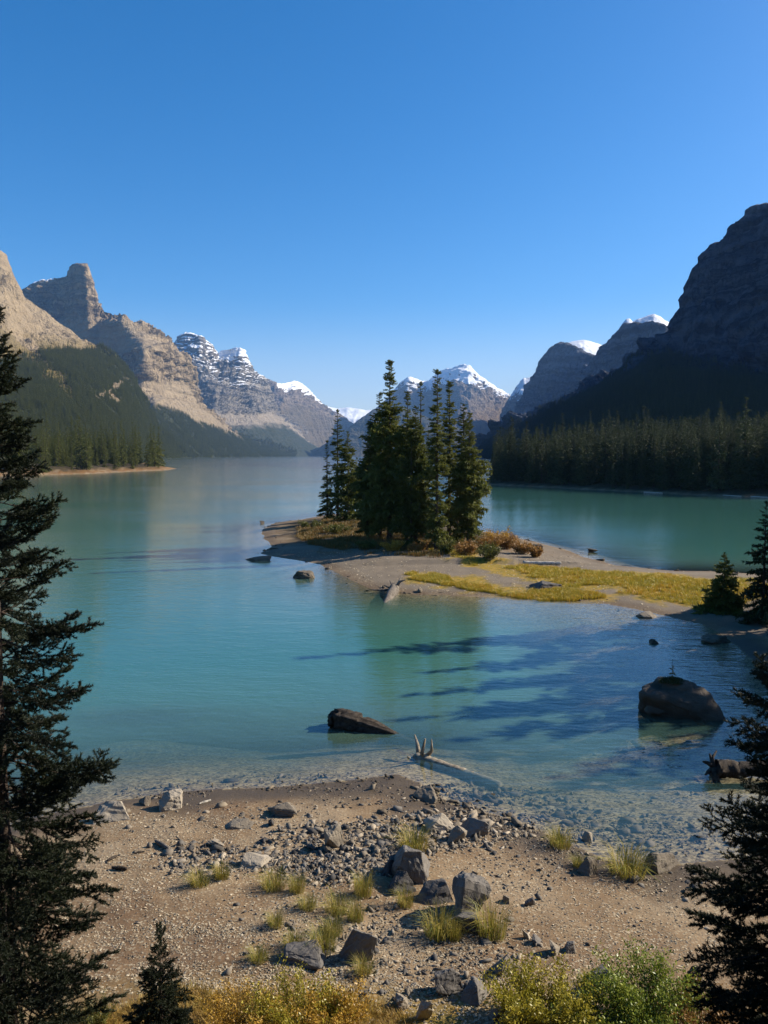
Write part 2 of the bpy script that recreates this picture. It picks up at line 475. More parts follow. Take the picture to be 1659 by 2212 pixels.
def angs(step):
    f = np.arange(-28, 28 + 1e-6, step)
    o = np.arange(28 + step * 5, 82, step * 5)
    return np.radians(np.concatenate([-o[::-1], f, o]))

def build_ground():
    a = angs(0.15)
    r = [1.0]
    while r[-1] < 17000:
        q = r[-1]
        r.append(q * (1.05 if q < 10 else 1.0075 if q < 130 else 1.015 if q < 700 else 1.1))
    X, Y = polar_grid(a, np.array(r))
    z, sn, sl, sr = ground_z(X, Y, True)
    n = fbm(X * 0.6, Y * 0.6, None, 3, 77).ravel()
    x, y, zz = X.ravel(), Y.ravel(), z.ravel()
    me = mesh_np('ground', np.stack([x, y, zz], -1), grid_faces(*X.shape), True)
    # frame-independent masks: place the grass outlines on the ground plane first
    g = np.zeros(len(x))
    for poly in grass_px:
        w = at_z(np.array(poly)[:, 0], np.array(poly)[:, 1], 0.45)[:, :2]
        g = np.maximum(g, sstep(-0.5, 0.6, sdist(w, x, y) + n * 2.2))
    bottom = (1 - sstep(11.9, 13.0, y + 0.9 * n)) * (sn > 0) * sstep(-0.25, 0.5, n + 0.3 - 0.35 * (x > 1.2))
    g = np.maximum(g, bottom * 0.8)
    wet = (1 - sstep(0.5, 2.3, sn + n * 0.9)) * (sn > 0) * sstep(-0.4, 0.0, sn)
    wet = np.where(y > 40, wet * 0.5, wet)
    under = (np.maximum(np.maximum(sn, sl), sr) <= 0) * 1.0
    island = (sn > 0) * sstep(79, 83, y + n * 3) * sstep(1.0, 4.0, sn + n * 1.5) * (1 - sstep(16, 22, x)) 
    floor = np.maximum(island, (sl > 0) * sstep(3, 14, sl + n * 6))
    floor = np.maximum(floor, (sr > 0) * sstep(0.2, 2.5, sr + n))
    floor = np.maximum(floor, (sn > 0) * sstep(21, 27, x + n * 2) * sstep(3, 6, sn))
    floor = np.maximum(floor, (sn > 0) * (1 - sstep(9.5, 11.5, y + n)) * 0.85)
    redc = (sl > 1.5) * (1 - sstep(22, 45, sl)) * sstep(-0.35, 0.1, n)
    redc = np.maximum(redc, (sn > 0) * sstep(70, 74, y) * (1 - sstep(84, 88, y)) * sstep(1.5, 4, sn) * (x > -6) * sstep(-0.3, 0.2, n) * 0.7)
    grav = (sn > 0) * (y > 40) * sstep(0.3, 1.5, sn) * (1 - sstep(80, 84, y))
    set_attr(me, 'gmask', np.stack([wet, g, floor], -1))
    set_attr(me, 'gmask2', np.stack([under, grav, redc], -1))
    o = new_obj('ground', me, make_ground_material()); o['kind'] = 'structure'
    return o

def build_water():
    a = angs(0.3)
    r = [8.0]
    while r[-1] < 16500:
        q = r[-1]
        r.append(q * (1.012 if q < 140 else 1.025 if q < 700 else 1.1))
    X, Y = polar_grid(a, np.array(r))
    z = ground_z(X, Y).ravel()
    me = mesh_np('lake_water', np.stack([X.ravel(), Y.ravel(), np.zeros(X.size)], -1), grid_faces(*X.shape), True)
    set_attr(me, 'depth', np.clip(-z, 0, 6) / 6.0)
    o = new_obj('lake_water', me, make_water_material()); o['kind'] = 'structure'
    return o

build_ground()
build_water()
# ------------------------------------------------------------------ mountains: lofted between real 3-D crest, bench and foot lines
M_TAN = mat_mountain('limestone_tan', (0.172, 0.132, 0.086), (0.33, 0.252, 0.16), (0.42, 0.33, 0.215), (0.03, 0.038, 0.016), (0.06, 0.06, 0.022))
M_GREY = mat_mountain('limestone_grey', (0.125, 0.117, 0.11), (0.26, 0.23, 0.195), (0.38, 0.315, 0.235), (0.03, 0.04, 0.02), (0.06, 0.06, 0.03), far=1.6)
M_FAR = mat_mountain('limestone_far', (0.13, 0.115, 0.105), (0.25, 0.205, 0.165), (0.28, 0.2, 0.13), (0.035, 0.045, 0.025), (0.07, 0.07, 0.035), strata=0.012, far=2.4)
M_DARK = mat_mountain('limestone_shade_blue', (0.055, 0.062, 0.078), (0.105, 0.114, 0.135), (0.085, 0.09, 0.1), (0.022, 0.03, 0.014), (0.045, 0.05, 0.022))  # rock copy for the shaded wall; blue shade and haze put into its colour

def grid_normals(P):
    du = np.gradient(P, axis=1); dv = np.gradient(P, axis=0)
    n = np.cross(du, dv)
    n /= np.linalg.norm(n, axis=-1)[..., None] + 1e-9
    return n

def loft(name, rows, segs, step, mat, seed, back=0.5, snow=None, wav=260.0, strata=(0, 60.0), keep=0.35, mask=None, smooth=36):
    """rows: crest first, foot last; each a list of (frame x, frame y or ('z', height), distance).
    segs: per gap between rows (n, rough m, talus, green)"""
    x0 = max(r[0][0] for r in rows); x1 = min(r[-1][0] for r in rows)
    inn = np.arange(max(x0, -40), min(x1, 1720) + 1e-6, step)
    px = np.concatenate([np.arange(x0, inn[0] - 1, 10.0) if x0 < -40 else [], inn, np.arange(inn[-1] + 10, x1, 14.0) if x1 > 1720 else []])
    lines = []
    for r in rows:
        xs = np.array([q[0] for q in r], float); D = np.interp(px, xs, [q[2] for q in r])
        py = np.interp(px, xs, [py_of_z(q[1][1], q[2]) if isinstance(q[1], tuple) else q[1] for q in r])
        if smooth > 0:
            k = max(3, int(smooth * (1.0 if r is not rows[-1] else 2.5) / step)); k += 1 - k % 2
            win = np.hanning(k + 2)[1:-1]; win /= win.sum()
            D = np.convolve(np.pad(D, k // 2, mode='edge'), win, 'valid')
        lines.append(at_depth(px, py, D))
    # every row stays below the one above it
    for i in range(1, len(lines)):
        lines[i][:, 2] = np.minimum(lines[i][:, 2], lines[i - 1][:, 2] - 0.5)
    crest = lines[0]
    dep = crest[:, 1:2]
    out = crest / (np.linalg.norm(crest[:, :2], axis=1)[:, None])
    bk1 = crest + out * np.array([1, 1, 0]) * (np.maximum(crest[:, 2:3], 30) * back * 1.0) ; bk1[:, 2] = crest[:, 2] * 0.72 - 5
    bk2 = crest + out * np.array([1, 1, 0]) * (np.maximum(crest[:, 2:3], 30) * back * 3.0) ; bk2[:, 2] = -12
    all_lines = [bk2, bk1] + lines
    all_segs = [(5, segs[0][1], segs[0][2], segs[0][3]), (6, segs[0][1], segs[0][2], segs[0][3])] + list(segs)
    P, vv = [], []
    for i, (n, ro, ta, ve) in enumerate(all_segs):
        for k in range(n):
            t = k / n
            P.append(all_lines[i] * (1 - t) + all_lines[i + 1] * t); vv.append(i + t)
    P.append(all_lines[-1]); vv.append(len(all_segs) - 1e-3)
    P = np.array(P); vv = np.array(vv)
    nr, nc = P.shape[:2]
    VV = np.repeat(vv[:, None], nc, 1)
    N = grid_normals(P)
    flip = np.sign((N * (np.array([0, 0, CAM_H + 400]) - P)).sum(-1))[2:].mean()
    if flip < 0: N = -N
    X, Y, Z = P[..., 0], P[..., 1], P[..., 2]
    w = 1.0 / wav
    jit = fbm(X * w * 1.3, Y * w * 1.3, Z * w * 1.3, 4, seed + 60)
    vw = np.clip(VV + 0.22 * jit, 0, len(all_segs) - 1e-3)
    seg_arr = np.array([s[1:] for s in all_segs], float)
    ctr = np.arange(len(all_segs)) + 0.5
    def sharp(col):
        i = np.floor(vw).astype(int); f = vw - i
        a = seg_arr[i, col]; b = seg_arr[np.minimum(i + 1, len(all_segs) - 1), col]; c = seg_arr[np.maximum(i - 1, 0), col]
        return a + (b - a) * 0.5 * sstep(0.85, 1.0, f) + (c - a) * 0.5 * (1 - sstep(0.0, 0.15, f))
    rough, talus, veg = sharp(0), sharp(1), sharp(2)
    ci = len(all_segs) - len(segs)
    fade = keep + (1 - keep) * np.clip(np.abs(VV - 2) / 0.35, 0, 1)
    fade = fade * (1 - 0.9 * sstep(len(all_segs) - 0.6, len(all_segs), VV))
    big = fbm(X * w * 0.5, Y * w * 0.5, Z * w * 0.18, 3, seed, ridged=True)
    flute = fbm(X * w * 1.8, Y * w * 1.8, Z * w * 0.4, 5, seed + 3, ridged=True, gain=0.55)
    crag = fbm(X * w * 4, Y * w * 4, Z * w * 4, 3, seed + 9)
    crag2 = fbm(X * w * 9, Y * w * 9, Z * w * 5, 3, seed + 11, ridged=True)
    gul = fbm(X * w * 3.2, Y * w * 3.2, Z * w * 0.7, 4, seed + 13, ridged=True, gain=0.6)
    disp = rough * (0.75 * big + 0.85 * flute - 0.55 * gul + 0.35 * crag + 0.22 * crag2)
    if strata[0]:
        zz = Z / strata[1] + 0.5 * fbm(X * w * 0.8, Y * w * 0.8, None, 4, seed + 21)
        st = vnoise(np.floor(zz * 2.0) * 7.3, zz * 0, None, seed + 5)
        fr = zz * 2.0 - np.floor(zz * 2.0)
        disp = disp + strata[0] * 0.9 * np.clip(rough / 30.0, 0, 1) * (0.5 + 0.9 * fbm(X * w * 1.1, Y * w * 1.1, Z * w, 2, seed + 23)) * (0.7 * st + 1.2 * (0.5 - fr))
    P = P + N * (disp * fade)[..., None]
    P[2, :, 2] += 0  # crest
    N2 = grid_normals(P)
    if flip < 0: N2 = -N2
    nz = N2[..., 2]
    sn = np.zeros(X.shape)
    if snow is not None:
        z0, zw, base, fn = snow
        sn = (P[..., 2] - z0) / zw + 1.9 * (nz - base) + 0.5 * fbm(X * w * 2, Y * w * 2, Z * w * 2, 4, seed + 40)
        if fn is not None: sn = sn + fn(np.repeat(px[None, :], nr, 0), VV - 2, P)
        sn = np.clip(sn, 0, 1)
    slope_t = np.clip(talus * 1.0 + 0.0, 0, 1)
    veg = np.clip(veg, 0, 1)
    mead = np.zeros(X.shape)
    if mask is not None: talus, veg, mead = mask(np.repeat(px[None, :], nr, 0), VV - 2, P, talus, veg, jit)
    me = mesh_np(name, P.reshape(-1, 3), grid_faces(nr, nc) if flip > 0 else grid_faces(nr, nc)[:, ::-1], False)
    set_attr(me, 'wt', np.stack([np.clip(talus, 0, 1).ravel(), np.clip(veg, 0, 1).ravel(), sn.ravel(), np.clip(mead, 0, 1).ravel()], -1))
    o = new_obj(name, me, mat); o['kind'] = 'structure'
    return dict(o=o, P=P, veg=veg, VV=VV - 2, px=px, jit=jit)

def proj(P):
    f = P[..., 1] * CP - (P[..., 2] - CAM_H) * SP
    up = P[..., 1] * SP + (P[..., 2] - CAM_H) * CP
    return CX + FP * P[..., 0] / f, CY - FP * up / f
def seg_d(x, y, a, b):
    ax, ay = a; bx, by = b
    t = np.clip(((x - ax) * (bx - ax) + (y - ay) * (by - ay)) / ((bx - ax) ** 2 + (by - ay) ** 2), 0, 1)
    return np.hypot(x - ax - t * (bx - ax), y - ay - t * (by - ay))
def crest_line(pts, d0, d1=None, dmap=None):
    if dmap is None:
        a, b = pts[0][0], pts[-1][0]; d1 = d0 if d1 is None else d1
        return [(p[0], p[1], d0 + (d1 - d0) * (p[0] - a) / (b - a)) for p in pts]
    xs = [q[0] for q in dmap]; ds = [q[1] for q in dmap]
    return [(p[0], p[1], float(np.interp(p[0], xs, ds))) for p in pts]
def foot_line(pts, z=-4.0): return [(x, ('z', z), d) for x, d in pts]

# near left mountain with its forested shoulder
def mask_l1(px, v, P, talus, veg, jit):
    n = fbm(P[..., 0] / 90, P[..., 1] / 90, P[..., 2] / 90, 4, 401)
    open_ = sstep(0.18, 0.45, n + 0.35 * (1 - np.clip((v - 1.0) / 0.28, 0, 1)) * (px < 160))
    veg2 = np.where(v > 1.0, 1.0 - 0.55 * open_ * (v < 1.35), veg)
    olive = np.clip((v - 0.55) / 0.4, 0, 1) * (v <= 1.0) * sstep(-0.25, 0.3, n + 0.25)
    veg2 = np.where(v <= 1.0, 0.0, veg2)
    mead = np.maximum(np.where(v <= 1.0, olive * 0.75, 0), 0.9 * open_ * ((v > 1.0) & (v < 1.35)))
    qx, qy = proj(P)
    wob = 9 * fbm(P[..., 0] / 45, P[..., 1] / 45, P[..., 2] / 45, 4, 77)
    rk = 1 - sstep(2, 7, np.minimum(seg_d(qx, qy, (208, 859), (240, 842)), np.minimum(seg_d(qx, qy, (240, 842), (266, 822)), seg_d(qx, qy, (240, 850), (258, 868)) - 3)) + wob)
    band = 1 - sstep(9, 22, seg_d(qx, qy, (70, 770), (150, 852)) + 1.6 * wob)
    veg2 = np.where(v > 1.0, veg2 * (1 - 0.58 * band), veg2); mead = np.maximum(mead, 0.9 * band)
    veg2 = veg2 * (1 - rk)
    edge = sstep(198, 214, px + 10 * n)
    veg2 = np.maximum(veg2, edge * (v <= 1.05) * (1 - rk)); mead = mead * (1 - edge)
    return np.where(rk > 0.3, 0.25, talus), veg2, mead * (1 - rk)
L1 = loft('mountain_left_near',
    [crest_line([(-520, 380), (-250, 455), (-100, 505), (-20, 530), (0, 543), (10, 552), (16, 572), (24, 592), (36, 622), (50, 648), (70, 664), (100, 683), (125, 700), (150, 715), (185, 742),
                 (205, 755), (232, 766), (250, 778), (266, 795), (277, 812), (290, 836), (305, 862), (318, 890), (335, 925), (358, 958), (388, 986)], 0, dmap=[(-520, 2200), (0, 2500), (205, 2600), (300, 2500), (388, 2750)]),
     crest_line([(-520, 720), (0, 785), (60, 775), (100, 762), (160, 758), (205, 760), (250, 783), (277, 817), (305, 870), (335, 929), (388, 987)], 0, dmap=[(-520, 1500), (0, 1800), (120, 2150), (205, 2500), (300, 2440), (388, 2720)]),
     foot_line([(-520, 650), (0, 820), (200, 1100), (300, 1500), (388, 2600)])],
    [(70, 26, 0.8, 0.0), (70, 9, 0.1, 1.0)], 1.5, M_TAN, 100, wav=240, strata=(7, 70), mask=mask_l1)

# tower peak with its lower cliff band
def mask_l2(px, v, P, talus, veg, jit):
    t = sstep(505, 525, px + 25 * jit)
    return talus, np.maximum(veg, t), 0 * veg
def snow_l2(px, v, P):
    return np.where((px < 122) & (v < 0.45) & (px > 60), 0.9 * (1 - v / 0.45), -3.0) + np.where((px > 128) & (px < 160) & (v < 0.35), 2.3, 0)
L2 = loft('mountain_tower',
    [crest_line([(-60, 690), (20, 655), (52, 627), (75, 615), (92, 606), (118, 600), (141, 597), (145, 588), (149, 577), (156, 571), (166, 569), (178, 571), (186, 578), (189, 592), (191, 602), (195, 615), (199, 632), (204, 645),
                 (211, 654), (214, 664), (218, 668), (232, 672), (245, 678), (266, 685), (271, 693), (278, 699), (290, 707), (320, 722), (340, 732), (350, 742), (365, 751), (385, 765), (402, 779), (409, 797), (412, 820), (415, 845),
                 (420, 866), (440, 883), (470, 908), (502, 933), (560, 961), (600, 975), (640, 986)], 0, dmap=[(-60, 4900), (130, 4750), (186, 4450), (220, 4550), (272, 4450), (345, 4450), (415, 4950), (640, 6900)]),
     crest_line([(-60, 700), (50, 665), (100, 690), (140, 704), (165, 705), (190, 690), (215, 692), (245, 703), (262, 700), (275, 703), (290, 709), (345, 736), (385, 768), (402, 783), (415, 848), (420, 868), (502, 934), (560, 962), (640, 986.4)], 0,
                dmap=[(-60, 4700), (120, 4560), (180, 4250), (220, 4350), (262, 4180), (345, 4330), (415, 4900), (640, 6880)]),
     crest_line([(-60, 740), (150, 760), (210, 766), (250, 764), (285, 760), (310, 759), (330, 753), (350, 748), (370, 760), (385, 770), (402, 787), (415, 852), (420, 871), (502, 934.5), (560, 962.5), (640, 986.6)], 0,
                dmap=[(-60, 4400), (150, 4250), (250, 4300), (308, 3880), (345, 4150), (415, 4750), (502, 5450), (640, 6850)]),
     crest_line([(-60, 780), (150, 800), (250, 812), (275, 815), (310, 822), (345, 826), (402, 832), (416, 858), (420, 874), (502, 935), (560, 963), (640, 986.8)], 0,
                dmap=[(-60, 4330), (150, 4200), (250, 4180), (306, 3840), (345, 4060), (415, 4660), (502, 5400), (640, 6800)]),
     crest_line([(-60, 800), (150, 820), (275, 826), (300, 846), (345, 856), (402, 862), (416, 868), (422, 880), (502, 936), (560, 964), (640, 987)], 0,
                dmap=[(-60, 4250), (150, 4150), (250, 4080), (306, 3760), (345, 3980), (415, 4600), (502, 5380), (640, 6780)]),
     crest_line([(-60, 850), (150, 865), (270, 890), (296, 912), (318, 905), (334, 882), (400, 902), (450, 920), (500, 937), (560, 965), (640, 987.3)], 0,
                dmap=[(-60, 3500), (150, 3300), (300, 3250), (345, 3500), (415, 4100), (502, 5000), (640, 6750)]),
     foot_line([(-60, 2100), (150, 2300), (300, 2650), (388, 3000), (450, 3500), (520, 4300), (600, 5600), (640, 6700)])],
    [(50, 62, 0.1, 0.0), (34, 12, 0.95, 0.0), (40, 46, 0.0, 0.0), (12, 14, 0.7, 0.0), (34, 16, 0.75, 0.0), (50, 8, 0.0, 1.0)], 1.2, M_TAN, 200, wav=300, strata=(20, 75), snow=(1200, 300, 0.55, snow_l2), smooth=10, mask=mask_l2)

# snow-ledged castle peak
def snow_l3(px, v, P):
    return np.where(v > 0.98, -4.0, 0.0) + np.where((px > 466) & (px < 532) & (v < 0.3), 1.6, 0.0) - np.where((px < 440) & (v < 0.22), 0.5, 0)
L3 = loft('mountain_castle',
    [crest_line([(330, 800), (362, 775), (375, 752), (379, 744), (385, 731), (392, 724), (400, 721), (418, 724), (432, 728), (440, 736), (455, 745), (466, 757), (471, 763), (480, 756), (500, 752), (519, 752), (527, 760),
                 (532, 774), (537, 791), (546, 802), (560, 815), (567, 826), (572, 850), (580, 870), (600, 893), (625, 912), (660, 944), (690, 966), (730, 985.5)], 0, dmap=[(330, 7400), (400, 7000), (440, 6900), (470, 7300), (520, 7100), (567, 7600), (730, 10500)]),
     crest_line([(330, 845), (415, 836), (460, 842), (520, 846), (558, 838), (570, 850), (580, 872), (600, 896), (660, 946), (730, 986)], 0, dmap=[(330, 6700), (415, 6450), (470, 6500), (560, 7200), (730, 10400)]),
     crest_line([(330, 885), (415, 886), (460, 889), (520, 897), (560, 896), (585, 890), (602, 900), (660, 948), (730, 986.2)], 0, dmap=[(330, 6500), (415, 6300), (470, 6300), (560, 6950), (730, 10300)]),
     crest_line([(330, 900), (415, 908), (460, 917), (540, 920), (590, 915), (625, 922), (660, 952), (730, 986.5)], 0, dmap=[(330, 6000), (415, 5900), (560, 6500), (730, 10200)]),
     foot_line([(330, 5200), (450, 5300), (560, 5900), (650, 7200), (730, 9600)])],
    [(80, 70, 0.0, 0.0), (34, 55, 0.0, 0.0), (16, 14, 0.9, 0.0), (30, 10, 0.0, 1.0)], 1.2, M_GREY, 300, wav=330, strata=(34, 62), snow=(640, 420, 0.56, snow_l3))

# receding ridge with snow dome, far icefield
def snow_l4(px, v, P): return np.where((px > 598) & (v < 0.42 - (px - 598) * 0.0008), 1.3, -0.45) - np.where(v > 0.55, 5, 0)
L4 = loft('mountain_dome',
    [crest_line([(530, 845), (548, 826), (563, 814), (572, 820), (585, 823), (600, 829), (612, 828), (625, 826), (636, 823), (646, 827), (653, 832), (662, 838), (670, 848), (678, 858), (690, 870), (702, 882), (712, 893), (740, 905), (770, 925), (800, 945)], 0, dmap=[(530, 10000), (600, 9600), (650, 10500), (800, 11500)]),
     crest_line([(530, 895), (580, 885), (600, 880), (640, 880), (680, 890), (720, 905), (800, 950)], 0, dmap=[(530, 9000), (600, 8800), (680, 9600), (800, 11000)]),
     foot_line([(530, 7600), (650, 8200), (720, 9800), (800, 10800)])],
    [(60, 60, 0.25, 0.0), (40, 28, 0.7, 0.45)], 1.4, M_FAR, 400, wav=420, strata=(12, 80), snow=(980, 500, 0.5, snow_l4))
def snow_all(px, v, P): return np.where(v < 0.9, 3.0, 0.6)
ICE = loft('icefield',
    [crest_line([(640, 880), (690, 873), (712, 880), (730, 884), (750, 881), (775, 884), (790, 887), (830, 884), (880, 890)], 13500),
     crest_line([(640, 910), (720, 905), (790, 908), (880, 915)], 12300),
     foot_line([(640, 11800), (880, 11800)])],
    [(16, 25, 0, 0), (8, 30, 0.5, 0.0)], 2.0, M_FAR, 450, wav=600, snow=(500, 300, 0.2, snow_all))

# snowy mountain behind the island, dark shoulder in front of it
def snow_s(px, v, P):
    b = np.where(v > 0.62, -5.0, 0.0)
    return b + 0.4 * sstep(880, 905, px) - 0.35 * ((px > 1020) & (px < 1036) & (v < 0.12))
SM = loft('mountain_snowy',
    [crest_line([(780, 915), (820, 880), (852, 848), (866, 826), (880, 817), (886, 814), (900, 820), (914, 823), (925, 825), (935, 816), (948, 803), (962, 798), (978, 795), (990, 790), (1003, 788), (1014, 791), (1022, 800), (1036, 812),
                 (1050, 822), (1062, 831), (1080, 842), (1100, 855), (1115, 866), (1140, 895), (1170, 925)], 0, dmap=[(780, 11500), (880, 10500), (925, 11200), (1005, 10200), (1062, 10500), (1170, 11500)]),
     crest_line([(780, 950), (880, 870), (930, 872), (985, 862), (1020, 868), (1060, 878), (1110, 880), (1170, 940)], 0, dmap=[(780, 11000), (880, 9900), (930, 10300), (1000, 9400), (1060, 9800), (1170, 11000)]),
     foot_line([(780, 9600), (900, 8300), (1030, 7800), (1170, 8600)])],
    [(70, 75, 0.2, 0.0), (46, 45, 0.75, 0.2)], 1.3, M_FAR, 500, wav=480, strata=(10, 90), snow=(760, 330, 0.46, snow_s))
CS = loft('mountain_shoulder',
    [crest_line([(615, 985.4), (660, 977), (690, 967), (715, 952), (740, 935), (775, 908), (805, 886), (830, 876), (870, 880), (930, 905), (990, 925), (1060, 950), (1110, 962)], 0, dmap=[(615, 8600), (740, 7900), (830, 8200), (1110, 7600)]),
     foot_line([(615, 8500), (740, 7550), (830, 7650), (1110, 7100)])],
    [(60, 32, 0.2, 0.75)], 1.8, M_FAR, 550, wav=420)
R4 = loft('mountain_notch',
    [crest_line([(1085, 900), (1100, 866), (1112, 848), (1124, 827), (1132, 819), (1142, 817), (1152, 815), (1165, 830), (1190, 860), (1220, 900)], 8800),
     foot_line([(1085, 7200), (1220, 7200)])],
    [(60, 55, 0.2, 0.0)], 1.5, M_GREY, 600, wav=380, strata=(20, 70), snow=(640, 250, 0.4, None))

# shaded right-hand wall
def snow_cap(px, v, P): return np.where(v < 0.5, 2.5, -3)
R3B = loft('snow_dome_behind',
    [crest_line([(1190, 752), (1215, 745), (1235, 738), (1250, 735.5), (1262, 735), (1275, 738), (1292, 742), (1312, 750), (1335, 778), (1360, 810)], 7200),
     crest_line([(1190, 790), (1262, 790), (1360, 830)], 6400),
     foot_line([(1190, 6100), (1360, 6100)])],
    [(30, 22, 0, 0), (6, 30, 0, 0)], 1.5, M_GREY, 650, wav=500, snow=(700, 300, 0.3, snow_cap))
R3 = loft('mountain_right_far',
    [crest_line([(1040, 960), (1062, 944), (1090, 914), (1108, 892), (1126, 866), (1140, 838), (1152, 812), (1164, 792), (1174, 774), (1183, 759), (1193, 751), (1208, 745), (1222, 746), (1236, 749), (1250, 757), (1270, 768), (1292, 778), (1340, 810), (1420, 860)],
                0, dmap=[(1040, 5600), (1180, 5900), (1210, 5700), (1420, 5200)]),
     crest_line([(1040, 966), (1090, 940), (1140, 905), (1200, 880), (1300, 880), (1420, 900)], 0, dmap=[(1040, 5480), (1200, 5420), (1420, 5050)]),
     foot_line([(1040, 5200), (1200, 4900), (1420, 4700)])],
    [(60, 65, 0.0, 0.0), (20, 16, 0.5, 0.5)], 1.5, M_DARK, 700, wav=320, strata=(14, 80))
R2B = loft('snow_crest_behind',
    [crest_line([(1318, 742), (1335, 714), (1346, 698), (1353, 690), (1360, 689), (1366, 695), (1376, 691), (1388, 687), (1400, 683), (1412, 680.5), (1424, 684), (1440, 694), (1458, 706), (1480, 730)], 4900),
     crest_line([(1318, 790), (1412, 745), (1480, 780)], 4450),
     foot_line([(1318, 4300), (1480, 4300)])],
    [(30, 18, 0, 0), (6, 30, 0, 0)], 1.2, M_GREY, 750, wav=300, snow=(700, 300, 0.3, snow_cap))
R2 = loft('mountain_right_middle',
    [crest_line([(1200, 900), (1240, 850), (1268, 800), (1290, 771), (1308, 750), (1324, 730), (1338, 716), (1350, 702), (1364, 701), (1380, 699), (1396, 697), (1408, 692), (1420, 697), (1435, 706), (1452, 717), (1480, 740), (1560, 790)], 0,
                dmap=[(1200, 4600), (1350, 4350), (1410, 4250), (1560, 4300)]),
     crest_line([(1200, 925), (1300, 870), (1400, 850), (1560, 860)], 0, dmap=[(1200, 4350), (1350, 4060), (1560, 4020)]),
     foot_line([(1200, 4000), (1560, 3600)])],
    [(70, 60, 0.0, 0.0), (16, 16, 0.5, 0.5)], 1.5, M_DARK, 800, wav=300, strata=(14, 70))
def mask_r1(px, v, P, talus, veg, jit):
    n = fbm(P[..., 0] / 110, P[..., 1] / 110, P[..., 2] / 110, 4, 431)
    return talus * 1.0, np.where((v > 0.97) & (v < 1.3), veg * sstep(-0.3, 0.2, n + (v - 0.97) * 3 - 0.2), veg), 0 * veg
R1 = loft('mountain_right_near',
    [crest_line([(1030, 968), (1062, 946), (1090, 931), (1150, 902), (1250, 852), (1340, 810), (1392, 782), (1412, 764), (1432, 742), (1456, 712), (1468, 694), (1476, 675), (1482, 655), (1489, 628), (1495, 606), (1501, 588), (1510, 573), (1522, 559),
                 (1526, 552), (1526.5, 541), (1540, 531), (1562, 519), (1572, 506), (1576, 492), (1590, 478), (1602, 468), (1612, 456), (1625, 449), (1640, 445), (1659, 440), (1760, 395), (1900, 300), (2200, -10), (2972, -250), (4056, 150), (4600, 400), (5000, 600)], 0,  # past the right edge the unseen crest is shaped to shade the forest slope
                dmap=[(1030, 3000), (1250, 2600), (1400, 2300), (1500, 2150), (1660, 2000), (1900, 1550), (2200, 1150), (2972, 735), (4056, 488), (5000, 377)]),
     crest_line([(1030, 970), (1090, 935), (1250, 856), (1392, 787), (1432, 775), (1470, 780), (1500, 790), (1560, 805), (1659, 830), (1900, 780), (2200, 680), (2972, 480), (4056, 480), (5000, 900)], 0,
                dmap=[(1030, 2950), (1250, 2500), (1400, 2150), (1500, 1850), (1660, 1600), (1900, 1180), (2200, 880), (2972, 560), (4056, 390), (5000, 320)]),
     foot_line([(1030, 2700), (1090, 1500), (1200, 750), (1350, 520), (1700, 400), (2200, 380), (2972, 330), (4056, 270), (5000, 240)], 1.5)],
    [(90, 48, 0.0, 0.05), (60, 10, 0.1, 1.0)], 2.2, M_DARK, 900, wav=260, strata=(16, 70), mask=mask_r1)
# ------------------------------------------------------------------ plant and rock materials
def mat_needles(name, a, b, c, tr=0.38):
    s = NT(name)
    rnd = s.n('ShaderNodeNewGeometry').outputs['Random Per Island']
    ob = s.n('ShaderNodeObjectInfo').outputs['Random']
    p = s.pos()
    clump = s.noise(p, 0.9, 3, 0.6)
    f = s.math('ADD', s.math('MULTIPLY', clump, 0.6), s.math('ADD', s.math('MULTIPLY', rnd, 0.3), s.math('MULTIPLY', ob, 0.25)))
    col = s.ramp(f, [(0.25, a), (0.55, b), (0.85, c)])
    p1 = s.n('ShaderNodeBsdfPrincipled', {'Base Color': col, 'Roughness': 0.65, 'Specular IOR Level': 0.3})
    t1 = s.n('ShaderNodeBsdfTranslucent', {'Color': col})
    m = s.n('ShaderNodeMixShader', {0: tr, 1: p1.outputs[0], 2: t1.outputs[0]})
    s.link(m.outputs[0], s.out.inputs[0])
    return s.m
def mat_leaf(name, cols, rough=0.55, transl=0.3, nsc=3.0):
    s = NT(name)
    rnd = s.n('ShaderNodeNewGeometry').outputs['Random Per Island']
    n = s.noise(s.pos(), nsc, 3, 0.6)
    f = s.math('ADD', s.math('MULTIPLY', rnd, 0.45), s.math('MULTIPLY', n, 0.65))
    k = len(cols)
    col = s.ramp(f, [(0.2 + 0.6 * i / max(1, k - 1), c) for i, c in enumerate(cols)])
    p1 = s.n('ShaderNodeBsdfPrincipled', {'Base Color': col, 'Roughness': rough, 'Specular IOR Level': 0.3})
    t1 = s.n('ShaderNodeBsdfTranslucent', {'Color': col})
    m = s.n('ShaderNodeMixShader', {0: transl, 1: p1.outputs[0], 2: t1.outputs[0]})
    s.link(m.outputs[0], s.out.inputs[0])
    return s.m
def mat_wood(name, a, b, sc=9.0):
    s = NT(name)
    o = s.obj()
    n = s.noise(s.scale(o, (1, 1, 1)), sc, 6, 0.7)
    g = s.noise(s.scale(o, (3, 3, 3)), sc * 2, 4, 0.7)
    col = s.ramp(n, [(0.35, a), (0.6, b)])
    return s.bsdf(col, 0.9, s.bump(s.math('ADD', n, g), 0.8, 0.03), 0.15)
